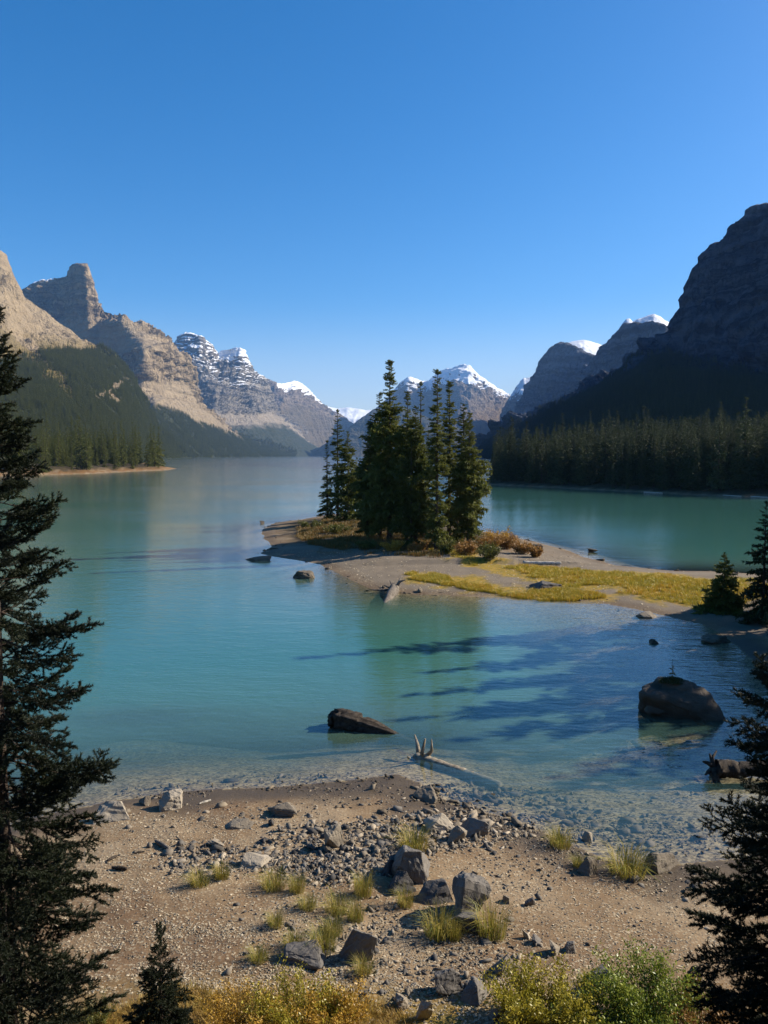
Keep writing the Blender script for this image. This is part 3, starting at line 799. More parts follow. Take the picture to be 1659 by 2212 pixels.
def mat_rock(name, a, b, c, sc=2.2, bump=0.04):
    s = NT(name)
    geo = s.n('ShaderNodeNewGeometry')
    p = geo.outputs['Position']
    ob = s.n('ShaderNodeObjectInfo').outputs['Random']
    rnd = s.math('FRACT', s.math('ADD', geo.outputs['Random Per Island'], ob))
    n = s.noise(p, sc, 6, 0.65); f = s.noise(p, sc * 9, 4, 0.7)
    v = s.n('ShaderNodeTexVoronoi', {'Vector': p, 'Scale': sc * 1.6}, feature='DISTANCE_TO_EDGE').outputs['Distance']
    t = s.math('ADD', s.math('MULTIPLY', n, 0.55), s.math('ADD', s.math('MULTIPLY', rnd, 0.4), s.math('MULTIPLY', f, 0.12)))
    col = s.ramp(t, [(0.2, a), (0.5, b), (0.78, c)])
    h = s.math('ADD', n, s.math('ADD', s.math('MULTIPLY', f, 0.4), s.math('MULTIPLY', s.ramp(v, [(0.0, (0, 0, 0)), (0.05, (1, 1, 1))]), 0.15)))
    return s.bsdf(col, 0.92, s.bump(h, 0.75, bump), 0.2)

M_SPRUCE_NEAR = mat_needles('spruce_needles_near_backlit', (0.006, 0.009, 0.004), (0.011, 0.017, 0.006), (0.026, 0.034, 0.01), 0.2)  # backlit darkness of the framing spruces is put into this needle colour
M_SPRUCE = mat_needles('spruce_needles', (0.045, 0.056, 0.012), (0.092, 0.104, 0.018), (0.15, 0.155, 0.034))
M_SPRUCE_R = mat_needles('spruce_needles_shade_tint', (0.02, 0.031, 0.01), (0.038, 0.053, 0.016), (0.08, 0.094, 0.028), 0.2)  # darker copy of the spruce needles; tree shade is put into the colour
M_BARK = mat_wood('spruce_bark', (0.035, 0.026, 0.02), (0.11, 0.08, 0.06))
M_DRIFT = mat_wood('driftwood', (0.07, 0.058, 0.046), (0.24, 0.205, 0.165), 7.0)
M_DRIFT_DARK = mat_wood('wet_driftwood', (0.018, 0.014, 0.011), (0.085, 0.068, 0.052), 8.0)
M_DRIFT_PALE = mat_wood('bleached_driftwood', (0.3, 0.27, 0.22), (0.6, 0.55, 0.47), 7.0)
M_ROCK_PALE = mat_rock('pale_limestone_rock', (0.11, 0.09, 0.066), (0.24, 0.2, 0.148), (0.39, 0.335, 0.255))
M_ROCK_DARK = mat_rock('dark_limestone_rock', (0.045, 0.042, 0.04), (0.115, 0.105, 0.095), (0.24, 0.215, 0.18))
M_ROCK_BROWN = mat_rock('brown_boulder_rock', (0.05, 0.04, 0.03), (0.11, 0.088, 0.066), (0.2, 0.165, 0.125))
M_ROCK_BROWN2 = mat_rock('lighter_boulder_rock', (0.08, 0.066, 0.05), (0.17, 0.14, 0.105), (0.27, 0.225, 0.17))
M_ROCK_WET = mat_rock('wet_brown_rock', (0.04, 0.034, 0.026), (0.1, 0.082, 0.06), (0.22, 0.18, 0.13))

M_ST_PALE = mat_rock('pale_loose_stone', (0.085, 0.07, 0.052), (0.23, 0.19, 0.14), (0.42, 0.355, 0.265), 4.0, 0.006)
M_ST_DARK = mat_rock('dark_loose_stone', (0.03, 0.028, 0.026), (0.095, 0.087, 0.078), (0.21, 0.19, 0.16), 4.0, 0.006)
M_ST_WET = mat_rock('wet_loose_stone', (0.035, 0.03, 0.023), (0.1, 0.082, 0.06), (0.24, 0.195, 0.14), 4.0, 0.006)
# ------------------------------------------------------------------ conifers
def spray(seed, n_tw, per_tw, nl, nw, droop=0.18, spread=0.42):
    """a fir branch of unit length along +X, covered in needle clumps (triangles)"""
    rg = np.random.default_rng(seed)
    sk = np.linspace(0.12, 1.0, n_tw) + rg.uniform(-0.03, 0.03, n_tw)
    side = np.where(np.arange(n_tw) % 2 == 0, 1.0, -1.0)
    tl = spread * (1 - 0.72 * sk) * rg.uniform(0.7, 1.25, n_tw) + 0.06
    ang = np.radians(rg.uniform(35, 70, n_tw)) * side
    ang[-1] = 0
    tdir = np.stack([np.cos(ang), np.sin(ang), rg.uniform(-0.3, 0.22, n_tw)], -1)
    def axis(s): return np.stack([s, 0.04 * np.sin(s * 5 + seed), -droop * s ** 1.6 + 0.16 * s ** 4], -1)
    t = rg.uniform(0, 1, (n_tw, per_tw)) ** 0.8
    P = axis(sk)[:, None, :] + tdir[:, None, :] * (tl[:, None] * t)[..., None]
    Dr = np.repeat(tdir[:, None, :], per_tw, 1)
    n_ax = per_tw * 2
    sa = rg.uniform(0.05, 1, n_ax)
    P = np.concatenate([P.reshape(-1, 3), axis(sa)]); Dr = np.concatenate([Dr.reshape(-1, 3), np.tile([[1.0, 0, -0.1]], (n_ax, 1))])
    rd = rg.normal(size=P.shape); rd /= np.linalg.norm(rd, axis=1)[:, None]
    d = Dr * 0.75 + rd * 0.8; d /= np.linalg.norm(d, axis=1)[:, None]
    w = np.cross(d, rg.normal(size=P.shape)); w /= np.linalg.norm(w, axis=1)[:, None] + 1e-9
    ln = nl * rg.uniform(0.6, 1.3, len(P))[:, None]; wd = nw * rg.uniform(0.6, 1.2, len(P))[:, None]
    return np.stack([P - w * wd, P + w * wd, P + d * ln], 1).reshape(-1, 3)

SPR_ISLAND = [spray(900 + i, 10, 10, 0.2, 0.055) for i in range(6)]
SPR_SHORE = [spray(940 + i, 6, 4, 0.26, 0.085, droop=0.25) for i in range(5)]

def crown_mesh(name, seed, H, Rad, h0, nb, sprays, prof, lean=0.0, sides=None, wob=0.28, leader=0.05):
    rg = np.random.default_rng(seed)
    u = np.sort(rg.uniform(0, 1, nb)) ** 0.92
    parts = []
    gap = fbm(u * 9 + seed, u * 0, None, 2, seed)
    for i in range(nb):
        az = rg.uniform(0, 2 * math.pi)
        L = Rad * prof(u[i]) * (1 + wob * gap[i] * 1.6 + rg.uniform(-wob, wob))
        if sides is not None: L *= sides(az, u[i])
        L = max(L, 0.022 * H)
        pitch = -0.35 + 0.75 * u[i] ** 1.5 + rg.uniform(-0.16, 0.16)
        S = sprays[rg.integers(len(sprays))]
        M = rot_z(az) @ rot_y(-pitch) @ rot_x(rg.uniform(-0.5, 0.5))
        h = h0 + (H * (1 - leader * 0.4) - h0) * u[i]
        parts.append((S * L) @ M.T + np.array([lean * (h / H) ** 2, 0, h]))
    for k in range(10):                      # the leader shoot
        S = sprays[k % len(sprays)]
        L = H * leader * (0.2 + 0.3 * (1 - k / 10))
        M = rot_z(k * 2.4) @ rot_y(-1.05 - 0.04 * k)
        parts.append((S * L) @ M.T + np.array([lean, 0, H * (1 - leader) + H * leader * 0.55 * k / 10]))
    V = np.concatenate(parts)
    return mesh_np(name, V, np.arange(len(V)).reshape(-1, 3))

def trunk_mesh(name, seed, H, r, lean=0.0, n=7, top=0.97):
    rg = np.random.default_rng(seed)
    h = np.linspace(-0.4, H * top, 9)
    pts = np.stack([lean * (np.clip(h, 0, None) / H) ** 2 + rg.normal(0, 0.01, 9) * r * 3, rg.normal(0, 0.01, 9) * r * 3, h], -1)
    rad = r * (1 - np.clip(h / H, 0, 1) * 0.93); rad[0] *= 1.5
    V, F = tube(pts, rad, n, 0.12, seed)
    return mesh_np(name, V, F, True)

def p_col(u): return np.minimum(1, ((1 - u) * 1.7 + 0.02)) ** 0.85 * (0.72 + 0.28 * np.minimum(1, u * 3 + 0.35))
def p_cone(u): return (1 - u) ** 0.85 * 0.95 + 0.05
def p_spire(u): return np.where(u > 0.74, 0.12 + 0.75 * (1 - u), np.minimum(1, (1 - u) * 1.25 + 0.15))
def p_sparse(u): return (0.3 + 0.7 * (1 - u)) * np.minimum(1, (1 - u) * 3 + 0.22)

def put_tree(name, label, group, P, crown, trunk, needle, rz=0.0, sc=1.0):
    t = thing(name, label, 'tree', P, rz, group)
    t.scale = (sc, sc, sc) if not hasattr(sc, '__len__') else sc
    new_obj('crown', crown, needle, t); new_obj('trunk', trunk, M_BARK, t)
    return t

ISLAND = [  # frame x of base, base y, top y, width, profile, branches, label
    (707, 1124, 948, 34, p_cone, 120, 'leftmost small spruce on the island with layered open branches'),
    (730, 1122, 880, 48, p_sparse, 90, 'thin ragged pine on the island with a tufted tip, second from left'),
    (752, 1128, 930, 58, p_col, 150, 'bushy bright green pine left of the big island clump'),
    (771, 1120, 985, 40, p_cone, 90, 'short dark spruce half hidden beside the bushy pine on the island'),
    (794, 1163, 930, 64, p_col, 150, 'dark bushy conifer on the left flank of the tallest island tree'),
    (820, 1160, 846, 74, p_col, 190, 'broad conifer just left of the tallest island tree'),
    (842, 1168, 773, 92, p_spire, 260, 'tallest island tree with a narrow ragged spire'),
    (880, 1172, 842, 62, p_col, 190, 'dense round-topped conifer right of the tallest island tree'),
    (908, 1140, 820, 34, p_sparse, 70, 'slender dying spruce with a bare spire behind the island clump'),
    (897, 1177, 874, 74, p_col, 200, 'bushy olive conifer in the front middle of the island clump'),
    (888, 1180, 940, 44, p_cone, 140, 'small pointed spruce in front of the island clump'),
    (925, 1142, 926, 40, p_col, 100, 'short conifer behind the gap in the island clump'),
    (943, 1191, 792, 50, p_sparse, 250, 'tall slim columnar spruce near the front right of the island'),
    (970, 1160, 820, 54, p_sparse, 220, 'tall slim spruce behind the front columnar one on the island'),
    (1000, 1166, 869, 58, p_col, 180, 'tall conifer second from the right end of the island'),
    (1012, 1180, 888, 60, p_col, 210, 'rightmost island conifer with a sunlit bulging right side'),
    (988, 1177, 1038, 30, p_cone, 110, 'little bright green spruce at the right front of the island'),
]
for i, (bx, by, ty, wd, pf, nb, lab) in enumerate(ISLAND):
    P = G(bx, by)
    m = P[1] / FP
    H = (by - ty) * m * 1.0
    Rd = wd * 0.5 * m * 0.92
    side = None
    if 'bulging' in lab: side = lambda az, u: 1.0 + 0.18 * max(0, math.cos(az)) * (0.3 < u < 0.75)
    cr = crown_mesh('crown', 300 + i, H, Rd, H * (0.05 if pf is p_cone else 0.09), int(nb * 1.35), SPR_ISLAND, pf, 0.0, side, 0.3, 0.03 if pf is p_col else 0.05)
    tr = trunk_mesh('trunk', 300 + i, H, 0.011 * H + 0.03)
    put_tree('island_conifer', lab, 'conifers on the island', (P[0], P[1], P[2] - 0.05), cr, tr, M_SPRUCE)

# spruces along the far shores: six shapes, copied
SHORE_SHAPES = []
for i in range(7):
    H = [21, 19, 23, 17, 20, 22, 15][i]
    pf = [p_col, p_cone, p_sparse, p_cone, p_col, p_sparse, p_cone][i]
    rad = [1.75, 2.1, 1.5, 2.1, 1.85, 1.65, 1.85][i]
    SHORE_SHAPES.append((H, crown_mesh('crown', 500 + i, H, rad, H * 0.04, 135, SPR_SHORE, pf, 0, None, 0.3, 0.05), crown_mesh('crown', 500 + i, H, rad, H * 0.04, 135, SPR_SHORE, pf, 0, None, 0.3, 0.05),
                         trunk_mesh('trunk', 500 + i, H, 0.15, n=5)))
for s in SHORE_SHAPES:
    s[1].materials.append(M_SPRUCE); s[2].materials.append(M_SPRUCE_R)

def shore_row(n, x0, x1, back0, back1, h0, h1, right, label, group, name, seed, sectors):
    rg = np.random.default_rng(seed)
    poly = right_poly if right else left_poly
    got = 0; tries = 0; src = None
    while got < n and tries < 6000:
        tries += 1
        px = rg.uniform(x0, x1)
        D = rg.uniform(170, 420) if right else rg.uniform(372, 640)
        X, Y = (px - CX) / FP * D, D
        sd = float(sdist(poly, [X], [Y])[0])
        if not (back0 <= sd <= back1): continue
        if rg.uniform() > math.exp(-(sd - back0) / 40.0): continue
        z = float(ground_z(np.array([X]), np.array([Y]))[0])
        H, c1, c2, tr = SHORE_SHAPES[rg.integers(7)]
        h = rg.uniform(h0, h1) * (0.7 if sd < back0 + 3 and rg.uniform() < 0.5 else 1.0)
        k = h / H
        sec = sectors[min(len(sectors) - 1, int((px - x0) / (x1 - x0) * len(sectors)))]
        hl = 'taller' if h > 0.5 * (h0 + h1) else 'shorter'
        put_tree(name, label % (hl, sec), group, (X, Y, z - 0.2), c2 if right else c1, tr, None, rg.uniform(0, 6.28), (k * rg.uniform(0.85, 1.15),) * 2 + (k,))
        got += 1
RS = ['next to the island', 'left of the middle', 'near the middle', 'right of the middle', 'toward the right edge', 'at the right edge']
LS = ['by the left dark spruce', 'left of its middle', 'right of its middle', 'at its tip']
shore_row(118, 1035, 1690, 3, 60, 13, 21, True, '%s dark spruce in the right far shore row, %s', 'spruces along the right far shore', 'shore_spruce', 61, RS)
shore_row(16, 1060, 1690, 1.5, 5, 6, 11, True, '%s young spruce at the right far waterline, %s', 'short spruces at the right far shore', 'shore_spruce', 62, RS)
shore_row(100, 30, 386, 6, 70, 14, 28, False, '%s sunlit spruce on the left wooded point, %s', 'spruces on the left wooded point', 'shore_spruce', 63, LS)

# ------------------------------------------------------------------ forests that read as one mass
def scatter_group(name, pts, sc, inst, label, cat, zrot=True, tilt=0.0):
    me = bpy.data.meshes.new(name)
    me.vertices.add(len(pts)); me.vertices.foreach_set('co', np.ascontiguousarray(pts, np.float32).ravel())
    set_attr(me, 'sc', sc)
    o = new_obj(name, me)
    ng = bpy.data.node_groups.new(name + '_nodes', 'GeometryNodeTree')
    ng.interface.new_socket('Geometry', in_out='INPUT', socket_type='NodeSocketGeometry')
    ng.interface.new_socket('Geometry', in_out='OUTPUT', socket_type='NodeSocketGeometry')
    nd = ng.nodes
    gi, go = nd.new('NodeGroupInput'), nd.new('NodeGroupOutput')
    iop, oi, rv, at = nd.new('GeometryNodeInstanceOnPoints'), nd.new('GeometryNodeObjectInfo'), nd.new('FunctionNodeRandomValue'), nd.new('GeometryNodeInputNamedAttribute')
    oi.inputs['Object'].default_value = inst
    oi.transform_space = 'ORIGINAL'
    rv.data_type = 'FLOAT_VECTOR'
    rv.inputs[0].default_value = (-tilt, -tilt, 0); rv.inputs[1].default_value = (tilt, tilt, 6.283)
    at.data_type = 'FLOAT'; at.inputs['Name'].default_value = 'sc'
    L = ng.links.new
    L(gi.outputs[0], iop.inputs['Points']); L(oi.outputs['Geometry'], iop.inputs['Instance'])
    L(rv.outputs[0], iop.inputs['Rotation']); L(at.outputs[0], iop.inputs['Scale']); L(iop.outputs[0], go.inputs[0])
    md = o.modifiers.new('scatter', 'NODES'); md.node_group = ng
    o['kind'] = 'stuff'
    tag(o, label, cat)
    return o

def first_crown(mesh):
    for o in bpy.data.objects:
        if o.data is mesh: return o

def slope_forest(loft_d, n, seed, hmin, hmax, H0, inst, label, veg_min=0.5, px_rng=(-60, 1720), vmax=9e9):
    rg = np.random.default_rng(seed)
    P, veg, px = loft_d['P'], loft_d['veg'], loft_d['px']
    a = P[:-1, :-1]; e1 = P[:-1, 1:] - a; e2 = P[1:, :-1] - a
    area = np.linalg.norm(np.cross(e1, e2), axis=-1)
    w = area * np.clip((veg[:-1, :-1] - veg_min * 0.6) / (1 - veg_min * 0.6), 0, 1) * ((px[:-1] > px_rng[0]) & (px[:-1] < px_rng[1]))[None, :]
    w *= (loft_d['VV'][:-1, :-1] > -0.02) * (a[..., 2] > 1.0)
    w *= 1.0 / np.maximum(a[..., 1], 400) ** 0.6
    clump = fbm(a[..., 0] / 60, a[..., 1] / 60, None, 3, seed + 1)
    w *= np.clip(0.7 + 1.2 * clump, 0.12, 2)
    c = np.cumsum(w.ravel()); idx = np.searchsorted(c, rg.uniform(0, c[-1], n))
    i, j = np.unravel_index(np.clip(idx, 0, w.size - 1), w.shape)
    u, v = rg.uniform(0, 1, (2, n))
    pts = a[i, j] + e1[i, j] * u[:, None] + e2[i, j] * v[:, None]
    h = rg.uniform(hmin, hmax, n) * (0.65 + 0.35 * np.clip(1.2 - pts[:, 2] / 400, 0, 1))
    pts[:, 2] -= 0.4
    return scatter_group('slope_forest', pts, h / H0, inst, label, 'forest')

inst_l = first_crown(SHORE_SHAPES[1][1]); inst_r = first_crown(SHORE_SHAPES[1][2])
slope_forest(L1, 24000, 71, 11, 22, 19, inst_l, 'dense dark spruce forest clothing the near left mountainside')
slope_forest(L2, 26000, 72, 13, 24, 19, inst_l, 'dark spruce forest at the foot of the tower peak')
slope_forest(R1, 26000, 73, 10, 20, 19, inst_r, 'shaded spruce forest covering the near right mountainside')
def flat_forest(poly, n, seed, sd0, D0, D1, px0, px1, inst, H0, h0, h1, label):
    rg = np.random.default_rng(seed)
    px = rg.uniform(px0, px1, n * 6); D = rg.uniform(D0, D1, n * 6)
    X = (px - CX) / FP * D
    sd = sdist(poly, X, D)
    k = np.where(sd > sd0)[0][:n]
    z = ground_z(X[k], D[k])
    return scatter_group('backing_forest', np.stack([X[k], D[k], z - 0.2], -1), rg.uniform(h0, h1, len(k)) / H0, inst, label, 'forest')
flat_forest(left_poly, 1500, 81, 22, 400, 1000, -60, 390, inst_l, 19, 10, 18, 'mass of spruces filling in behind the left wooded point')
flat_forest(right_poly, 2600, 82, 5, 175, 560, 1030, 1760, inst_r, 19, 11, 17, 'mass of spruces filling in behind the right shore row')

# ------------------------------------------------------------------ foreground spruces: each bough its own piece
def bough_mesh(name, seed, L, n2=15, n3=6, dens=520, nl=0.034, nw=0.0042, droop=0.16):
    rg = np.random.default_rng(seed)
    segs = []                                                    # (start, dir, length)
    def axis(s): return np.array([s * L, 0.03 * L * math.sin(4 * s + seed), -droop * L * s ** 1.5 + 0.2 * L * s ** 4])
    N = 10
    ap = [axis(k / N) for k in range(N + 1)]
    for k in range(3, N): segs.append((ap[k], ap[k + 1] - ap[k]))
    wood = [tube(np.array(ap), np.linspace(0.012, 0.003, N + 1) * max(L, 0.5), 5)]
    for k in range(n2):
        s = 0.18 + 0.82 * k / (n2 - 1)
        sd = 1 if k % 2 else -1
        a = math.radians(rg.uniform(35, 62)) * sd
        l2 = (0.40 * (1 - 0.78 * s) * L + 0.06) * rg.uniform(0.7, 1.2)
        d = np.array([math.cos(a), math.sin(a), rg.uniform(-0.5, 0.45)]); d /= np.linalg.norm(d)
        p0 = axis(s)
        bare = 0.25 if s < 0.5 else 0.0
        segs.append((p0 + d * l2 * bare, d * l2 * (1 - bare)))
        wood.append(tube(np.array([p0, p0 + d * l2 * 0.9]), [0.0045, 0.002], 3, cap=False))
        for q in range(n3):
            t = 0.25 + 0.75 * (q + rg.uniform(0, 0.6)) / n3
            a2 = a + math.radians(rg.uniform(28, 55)) * (1 if q % 2 else -1)
            d3 = np.array([math.cos(a2), math.sin(a2), rg.uniform(-0.3, 0.5)]); d3 /= np.linalg.norm(d3)
            l3 = rg.uniform(0.05, 0.13) * (1.15 - 0.4 * t)
            segs.append((p0 + d * l2 * t, d3 * l3))
    st = np.array([s[0] for s in segs]); dv = np.array([s[1] for s in segs]); ln = np.linalg.norm(dv, axis=1)
    cnt = np.maximum(6, (ln * dens).astype(int))
    idx = np.repeat(np.arange(len(segs)), cnt)
    t = rg.uniform(0, 1, len(idx))
    P = st[idx] + dv[idx] * t[:, None]
    u = dv[idx] / ln[idx][:, None]
    r = rg.normal(size=P.shape); r -= (r * u).sum(1)[:, None] * u; r /= np.linalg.norm(r, axis=1)[:, None]
    r[:, 2] += 0.25
    d = u * 0.75 + r * 0.8; d /= np.linalg.norm(d, axis=1)[:, None]
    w = np.cross(d, rg.normal(size=P.shape)); w /= np.linalg.norm(w, axis=1)[:, None]
    k = nl * rg.uniform(0.7, 1.2, len(P))[:, None]
    V = np.stack([P - w * nw, P + w * nw, P + d * k], 1).reshape(-1, 3)
    F = np.arange(len(V)).reshape(-1, 3)
    WV, WF = join_tris(wood)
    me = mesh_np(name, WV, WF); me.materials.append(M_BARK)
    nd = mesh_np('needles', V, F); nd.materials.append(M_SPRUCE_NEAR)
    return me, nd
BOUGHS = [bough_mesh('bough', 1200 + i, L, n2, n3) for i, (L, n2, n3) in enumerate([(0.5, 9, 5), (0.75, 12, 6), (1.0, 15, 6), (1.15, 17, 7), (1.3, 19, 7), (0.3, 7, 4)])]
BOUGH_L = [0.5, 0.75, 1.0, 1.15, 1.3, 0.3]

def near_spruce(label, base, H, reach, nb, seed, hmin=0.3, r=0.09, prefer=None, group=None):
    rg = np.random.default_rng(seed)
    t = thing('foreground_spruce', label, 'tree', base, 0, group)
    new_obj('trunk', trunk_mesh('trunk', seed, H, r, n=9, top=0.99), M_BARK, t)
    for i in range(nb):
        u = (i + rg.uniform(0, 1)) / nb
        h = hmin + (H * 0.985 - hmin) * u
        L = reach(h / H) * rg.uniform(0.75, 1.1)
        k = int(np.argmin([abs(L - b) for b in BOUGH_L]))
        az = i * 2.39996 + rg.uniform(-0.4, 0.4)
        pitch = -0.25 + 0.85 * u ** 2 + rg.uniform(-0.38, 0.38)
        o = new_obj('bough', BOUGHS[k][0], None, t, (0, 0, h), (rg.uniform(-0.8, 0.8), -pitch, az), L / BOUGH_L[k])
        new_obj('needles', BOUGHS[k][1], None, o)
    o = new_obj('leader', BOUGHS[5][0], None, t, (0, 0, H - 0.12), (0, -math.pi / 2, 0), 1.0)
    new_obj('needles', BOUGHS[5][1], None, o)
    return t

def gz1(x, y): return float(ground_z(np.array([x]), np.array([y]))[0])
LX, LY = -4.02, 8.5
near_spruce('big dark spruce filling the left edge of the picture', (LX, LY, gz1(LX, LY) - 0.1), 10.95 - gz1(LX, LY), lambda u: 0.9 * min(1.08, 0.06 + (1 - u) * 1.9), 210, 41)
RX, RY = 4.12, 7.9
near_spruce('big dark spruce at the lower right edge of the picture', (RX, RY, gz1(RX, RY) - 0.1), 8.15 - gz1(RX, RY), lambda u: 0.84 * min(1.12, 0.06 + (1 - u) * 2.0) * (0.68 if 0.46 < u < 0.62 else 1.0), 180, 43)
SX, SY = -2.98, 10.6
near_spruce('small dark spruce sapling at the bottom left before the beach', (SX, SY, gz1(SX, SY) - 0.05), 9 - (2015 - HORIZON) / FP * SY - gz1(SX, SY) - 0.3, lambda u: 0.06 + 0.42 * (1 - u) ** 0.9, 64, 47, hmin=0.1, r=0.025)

# spruces on the right bank (most stand just outside the picture; their shadows cross the bay)
def bank_tree(x, y, H, rad, pf, label, seed, nb=150, mat=M_SPRUCE_R):
    z = gz1(x, y)
    cr = crown_mesh('crown', seed, H, rad, H * 0.05, nb, SPR_ISLAND, pf, 0, None, 0.25, 0.05)
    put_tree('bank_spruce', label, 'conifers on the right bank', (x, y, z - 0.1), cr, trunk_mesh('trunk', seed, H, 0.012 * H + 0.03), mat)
P = G(1562, 1322)
bank_tree(P[0], P[1], 137 * P[1] / FP, 1.15, p_cone, 'small sunlit young pine standing alone at the grassy end of the spit', 701, 150, M_SPRUCE)
P = G(1647, 1345)
bank_tree(P[0], P[1], 275 * P[1] / FP, 1.15, p_sparse, 'dark layered spruce at the right edge above the far bank', 702, 130)
for k, (x, y, h) in enumerate([(25.5, 45.8, 17.0), (25.0, 41.4, 13.5), (25.5, 38.6, 14.0), (25.0, 35.6, 14.0), (25.5, 33.2, 13.0), (22.5, 28.4, 10.5), (28.5, 47.5, 14), (29, 40.0, 13), (29, 36.5, 14), (28.5, 31, 12)]):
    bank_tree(x, y, h, 1.9, p_col, 'spruce on the wooded right bank just past the picture edge', 710 + k, 150)
for k, (x, y, h) in enumerate([(8.5, 7.0, 8.0), (11.5, 8.6, 9.0)]):  # added out of view to cast shade on the foreground spruces
    bank_tree(x, y, h, 1.6, p_cone, 'unseen spruce added on the lookout slope to shade the foreground spruces', 730 + k, 130)
# ------------------------------------------------------------------ rocks
def hull_rock(seed, n=13, shape=(1, 0.75, 0.5), power=0.55):
    """angular stone about 1 m across, resting on z=0"""
    rg = np.random.default_rng(seed)
    p = rg.normal(size=(n, 3)); p /= np.linalg.norm(p, axis=1)[:, None]; p = np.sign(p) * np.abs(p) ** (power + 0.05)
    p *= 0.58 * np.array(shape) * rg.uniform(0.72, 1.05, (n, 1))
    p[:, 0] += 0.25 * p[:, 2] * rg.uniform(-1, 1); p[:, 1] += 0.25 * p[:, 2] * rg.uniform(-1, 1)
    zr = (p[:, 2] - p[:, 2].min()) / (np.ptp(p[:, 2]) + 1e-9)
    p[:, :2] *= (1.22 - 0.5 * zr)[:, None]
    bm = bmesh.new()
    for q in p: bm.verts.new(q)
    bmesh.ops.convex_hull(bm, input=bm.verts)
    for v in [v for v in bm.verts if not v.link_faces]: bm.verts.remove(v)
    bmesh.ops.triangulate(bm, faces=bm.faces)
    bm.verts.index_update()
    V = np.array([v.co[:] for v in bm.verts]); F = np.array([[v.index for v in f.verts] for f in bm.faces])
    bm.free()
    V[:, 2] -= V[:, 2].min()
    return V, F

def big_rock(name, seed, n=16, shape=(1, 0.75, 0.6), power=0.5, rough=0.05, cuts=3, bevel=0.05, strat=0.0):
    """larger weathered rock: bevelled hull, subdivided and roughened"""
    V, F = hull_rock(seed, n, shape, power)
    bm = bmesh.new()
    vs = [bm.verts.new(v) for v in V]
    for f in F: bm.faces.new([vs[i] for i in f])
    bmesh.ops.dissolve_limit(bm, angle_limit=0.12, verts=bm.verts, edges=bm.edges)
    bmesh.ops.bevel(bm, geom=bm.edges[:], offset=bevel * 0.5, segments=1, affect='EDGES')
    bmesh.ops.triangulate(bm, faces=bm.faces)
    for _ in range(cuts):
        long = [e for e in bm.edges if e.calc_length() > 0.09]
        if not long: break
        bmesh.ops.subdivide_edges(bm, edges=long, cuts=1, use_grid_fill=True)
        bmesh.ops.triangulate(bm, faces=bm.faces)
    bm.normal_update()
    P = np.array([v.co[:] for v in bm.verts]); N = np.array([v.normal[:] for v in bm.verts])
    d = fbm(P[:, 0] * 3, P[:, 1] * 3, P[:, 2] * 3, 4, seed) * rough + fbm(P[:, 0] * 9, P[:, 1] * 9, P[:, 2] * 9, 3, seed + 4, ridged=True) * rough * 0.55
    if strat: d = d + strat * vnoise(np.floor(P[:, 2] * 12 + P[:, 0] * 3) * 3.7, P[:, 0] * 0, None, seed)
    P = P + N * d[:, None]
    for v, q in zip(bm.verts, P): v.co = q
    me = bpy.data.meshes.new(name); bm.to_mesh(me); bm.free()
    return me

def shard(seed):
    """flat broken slab or splinter, about 1 m long"""
    rg = np.random.default_rng(seed)
    n = int(rg.integers(3, 6))
    a = np.sort(np.linspace(0, 2 * math.pi, n, endpoint=False) + rg.uniform(-0.45, 0.45, n))
    asp = rg.uniform(0.3, 0.75); th = rg.choice([0.08, 0.13, 0.2, 0.34])
    r = rg.uniform(0.26, 0.68, n)
    bot = np.stack([r * np.cos(a), asp * r * np.sin(a), np.zeros(n)], -1)
    sh = rg.uniform(-0.12, 0.12, 2); k = rg.uniform(0.75, 1.0, n)
    top = bot * k[:, None]; top[:, :2] += sh; top[:, 2] = th * rg.uniform(0.6, 1.25, n)
    V = np.concatenate([bot, top])
    F = []
    for i in range(n):
        j = (i + 1) % n
        F += [(i, j, n + j), (i, n + j, n + i)]
    for i in range(1, n - 1): F += [(n, n + i, n + i + 1), (0, i + 1, i)]
    return V, np.array(F)
ROCK_VARS = [shard(2100 + i) for i in range(16)]
def rock_mesh_shared(mat):
    out = []
    for V, F in ROCK_VARS:
        me = mesh_np('rock', V, F); me.materials.append(mat); out.append(me)
    return out
RM_PALE, RM_DARK, RM_WET = rock_mesh_shared(M_ST_PALE), rock_mesh_shared(M_ST_DARK), rock_mesh_shared(M_ST_WET)

def place_rock(label, px, py, w, h, mat, seed, shape=None, cat='rock', name='rock', rz=None, sink=0.34, tilt=None, rough=0.045, n=11, group=None, strat=0.02, water=False, power=0.42):
    """px,py: foot of the rock in the frame; w,h: its width and height there"""
    P = G(px, py) if not water else np.append(at_z(px, py, 0.0)[:2], 0.0)
    m = np.linalg.norm(P - np.array([0, 0, CAM_H])) / FP
    W, Hh = w * m, h * m * 0.78
    dep = 0.75
    rg = np.random.default_rng(seed + 5); n = min(n, 12)
    if tilt is None: tilt = tuple(rg.uniform(-0.22, 0.22, 2))
    me = big_rock(name, seed, n, (1, dep, 1), power, rough, 3, 0.025, strat)
    me.materials.append(mat)
    o = new_obj(name, me, None, None, (P[0], P[1] + W * dep * 0.35, P[2] - Hh * sink), (tilt[0], tilt[1], rz if rz is not None else (seed * 1.7) % 6.28), (W, W, Hh * (1 + sink) * 1.05))
    return tag(o, label, cat, group)

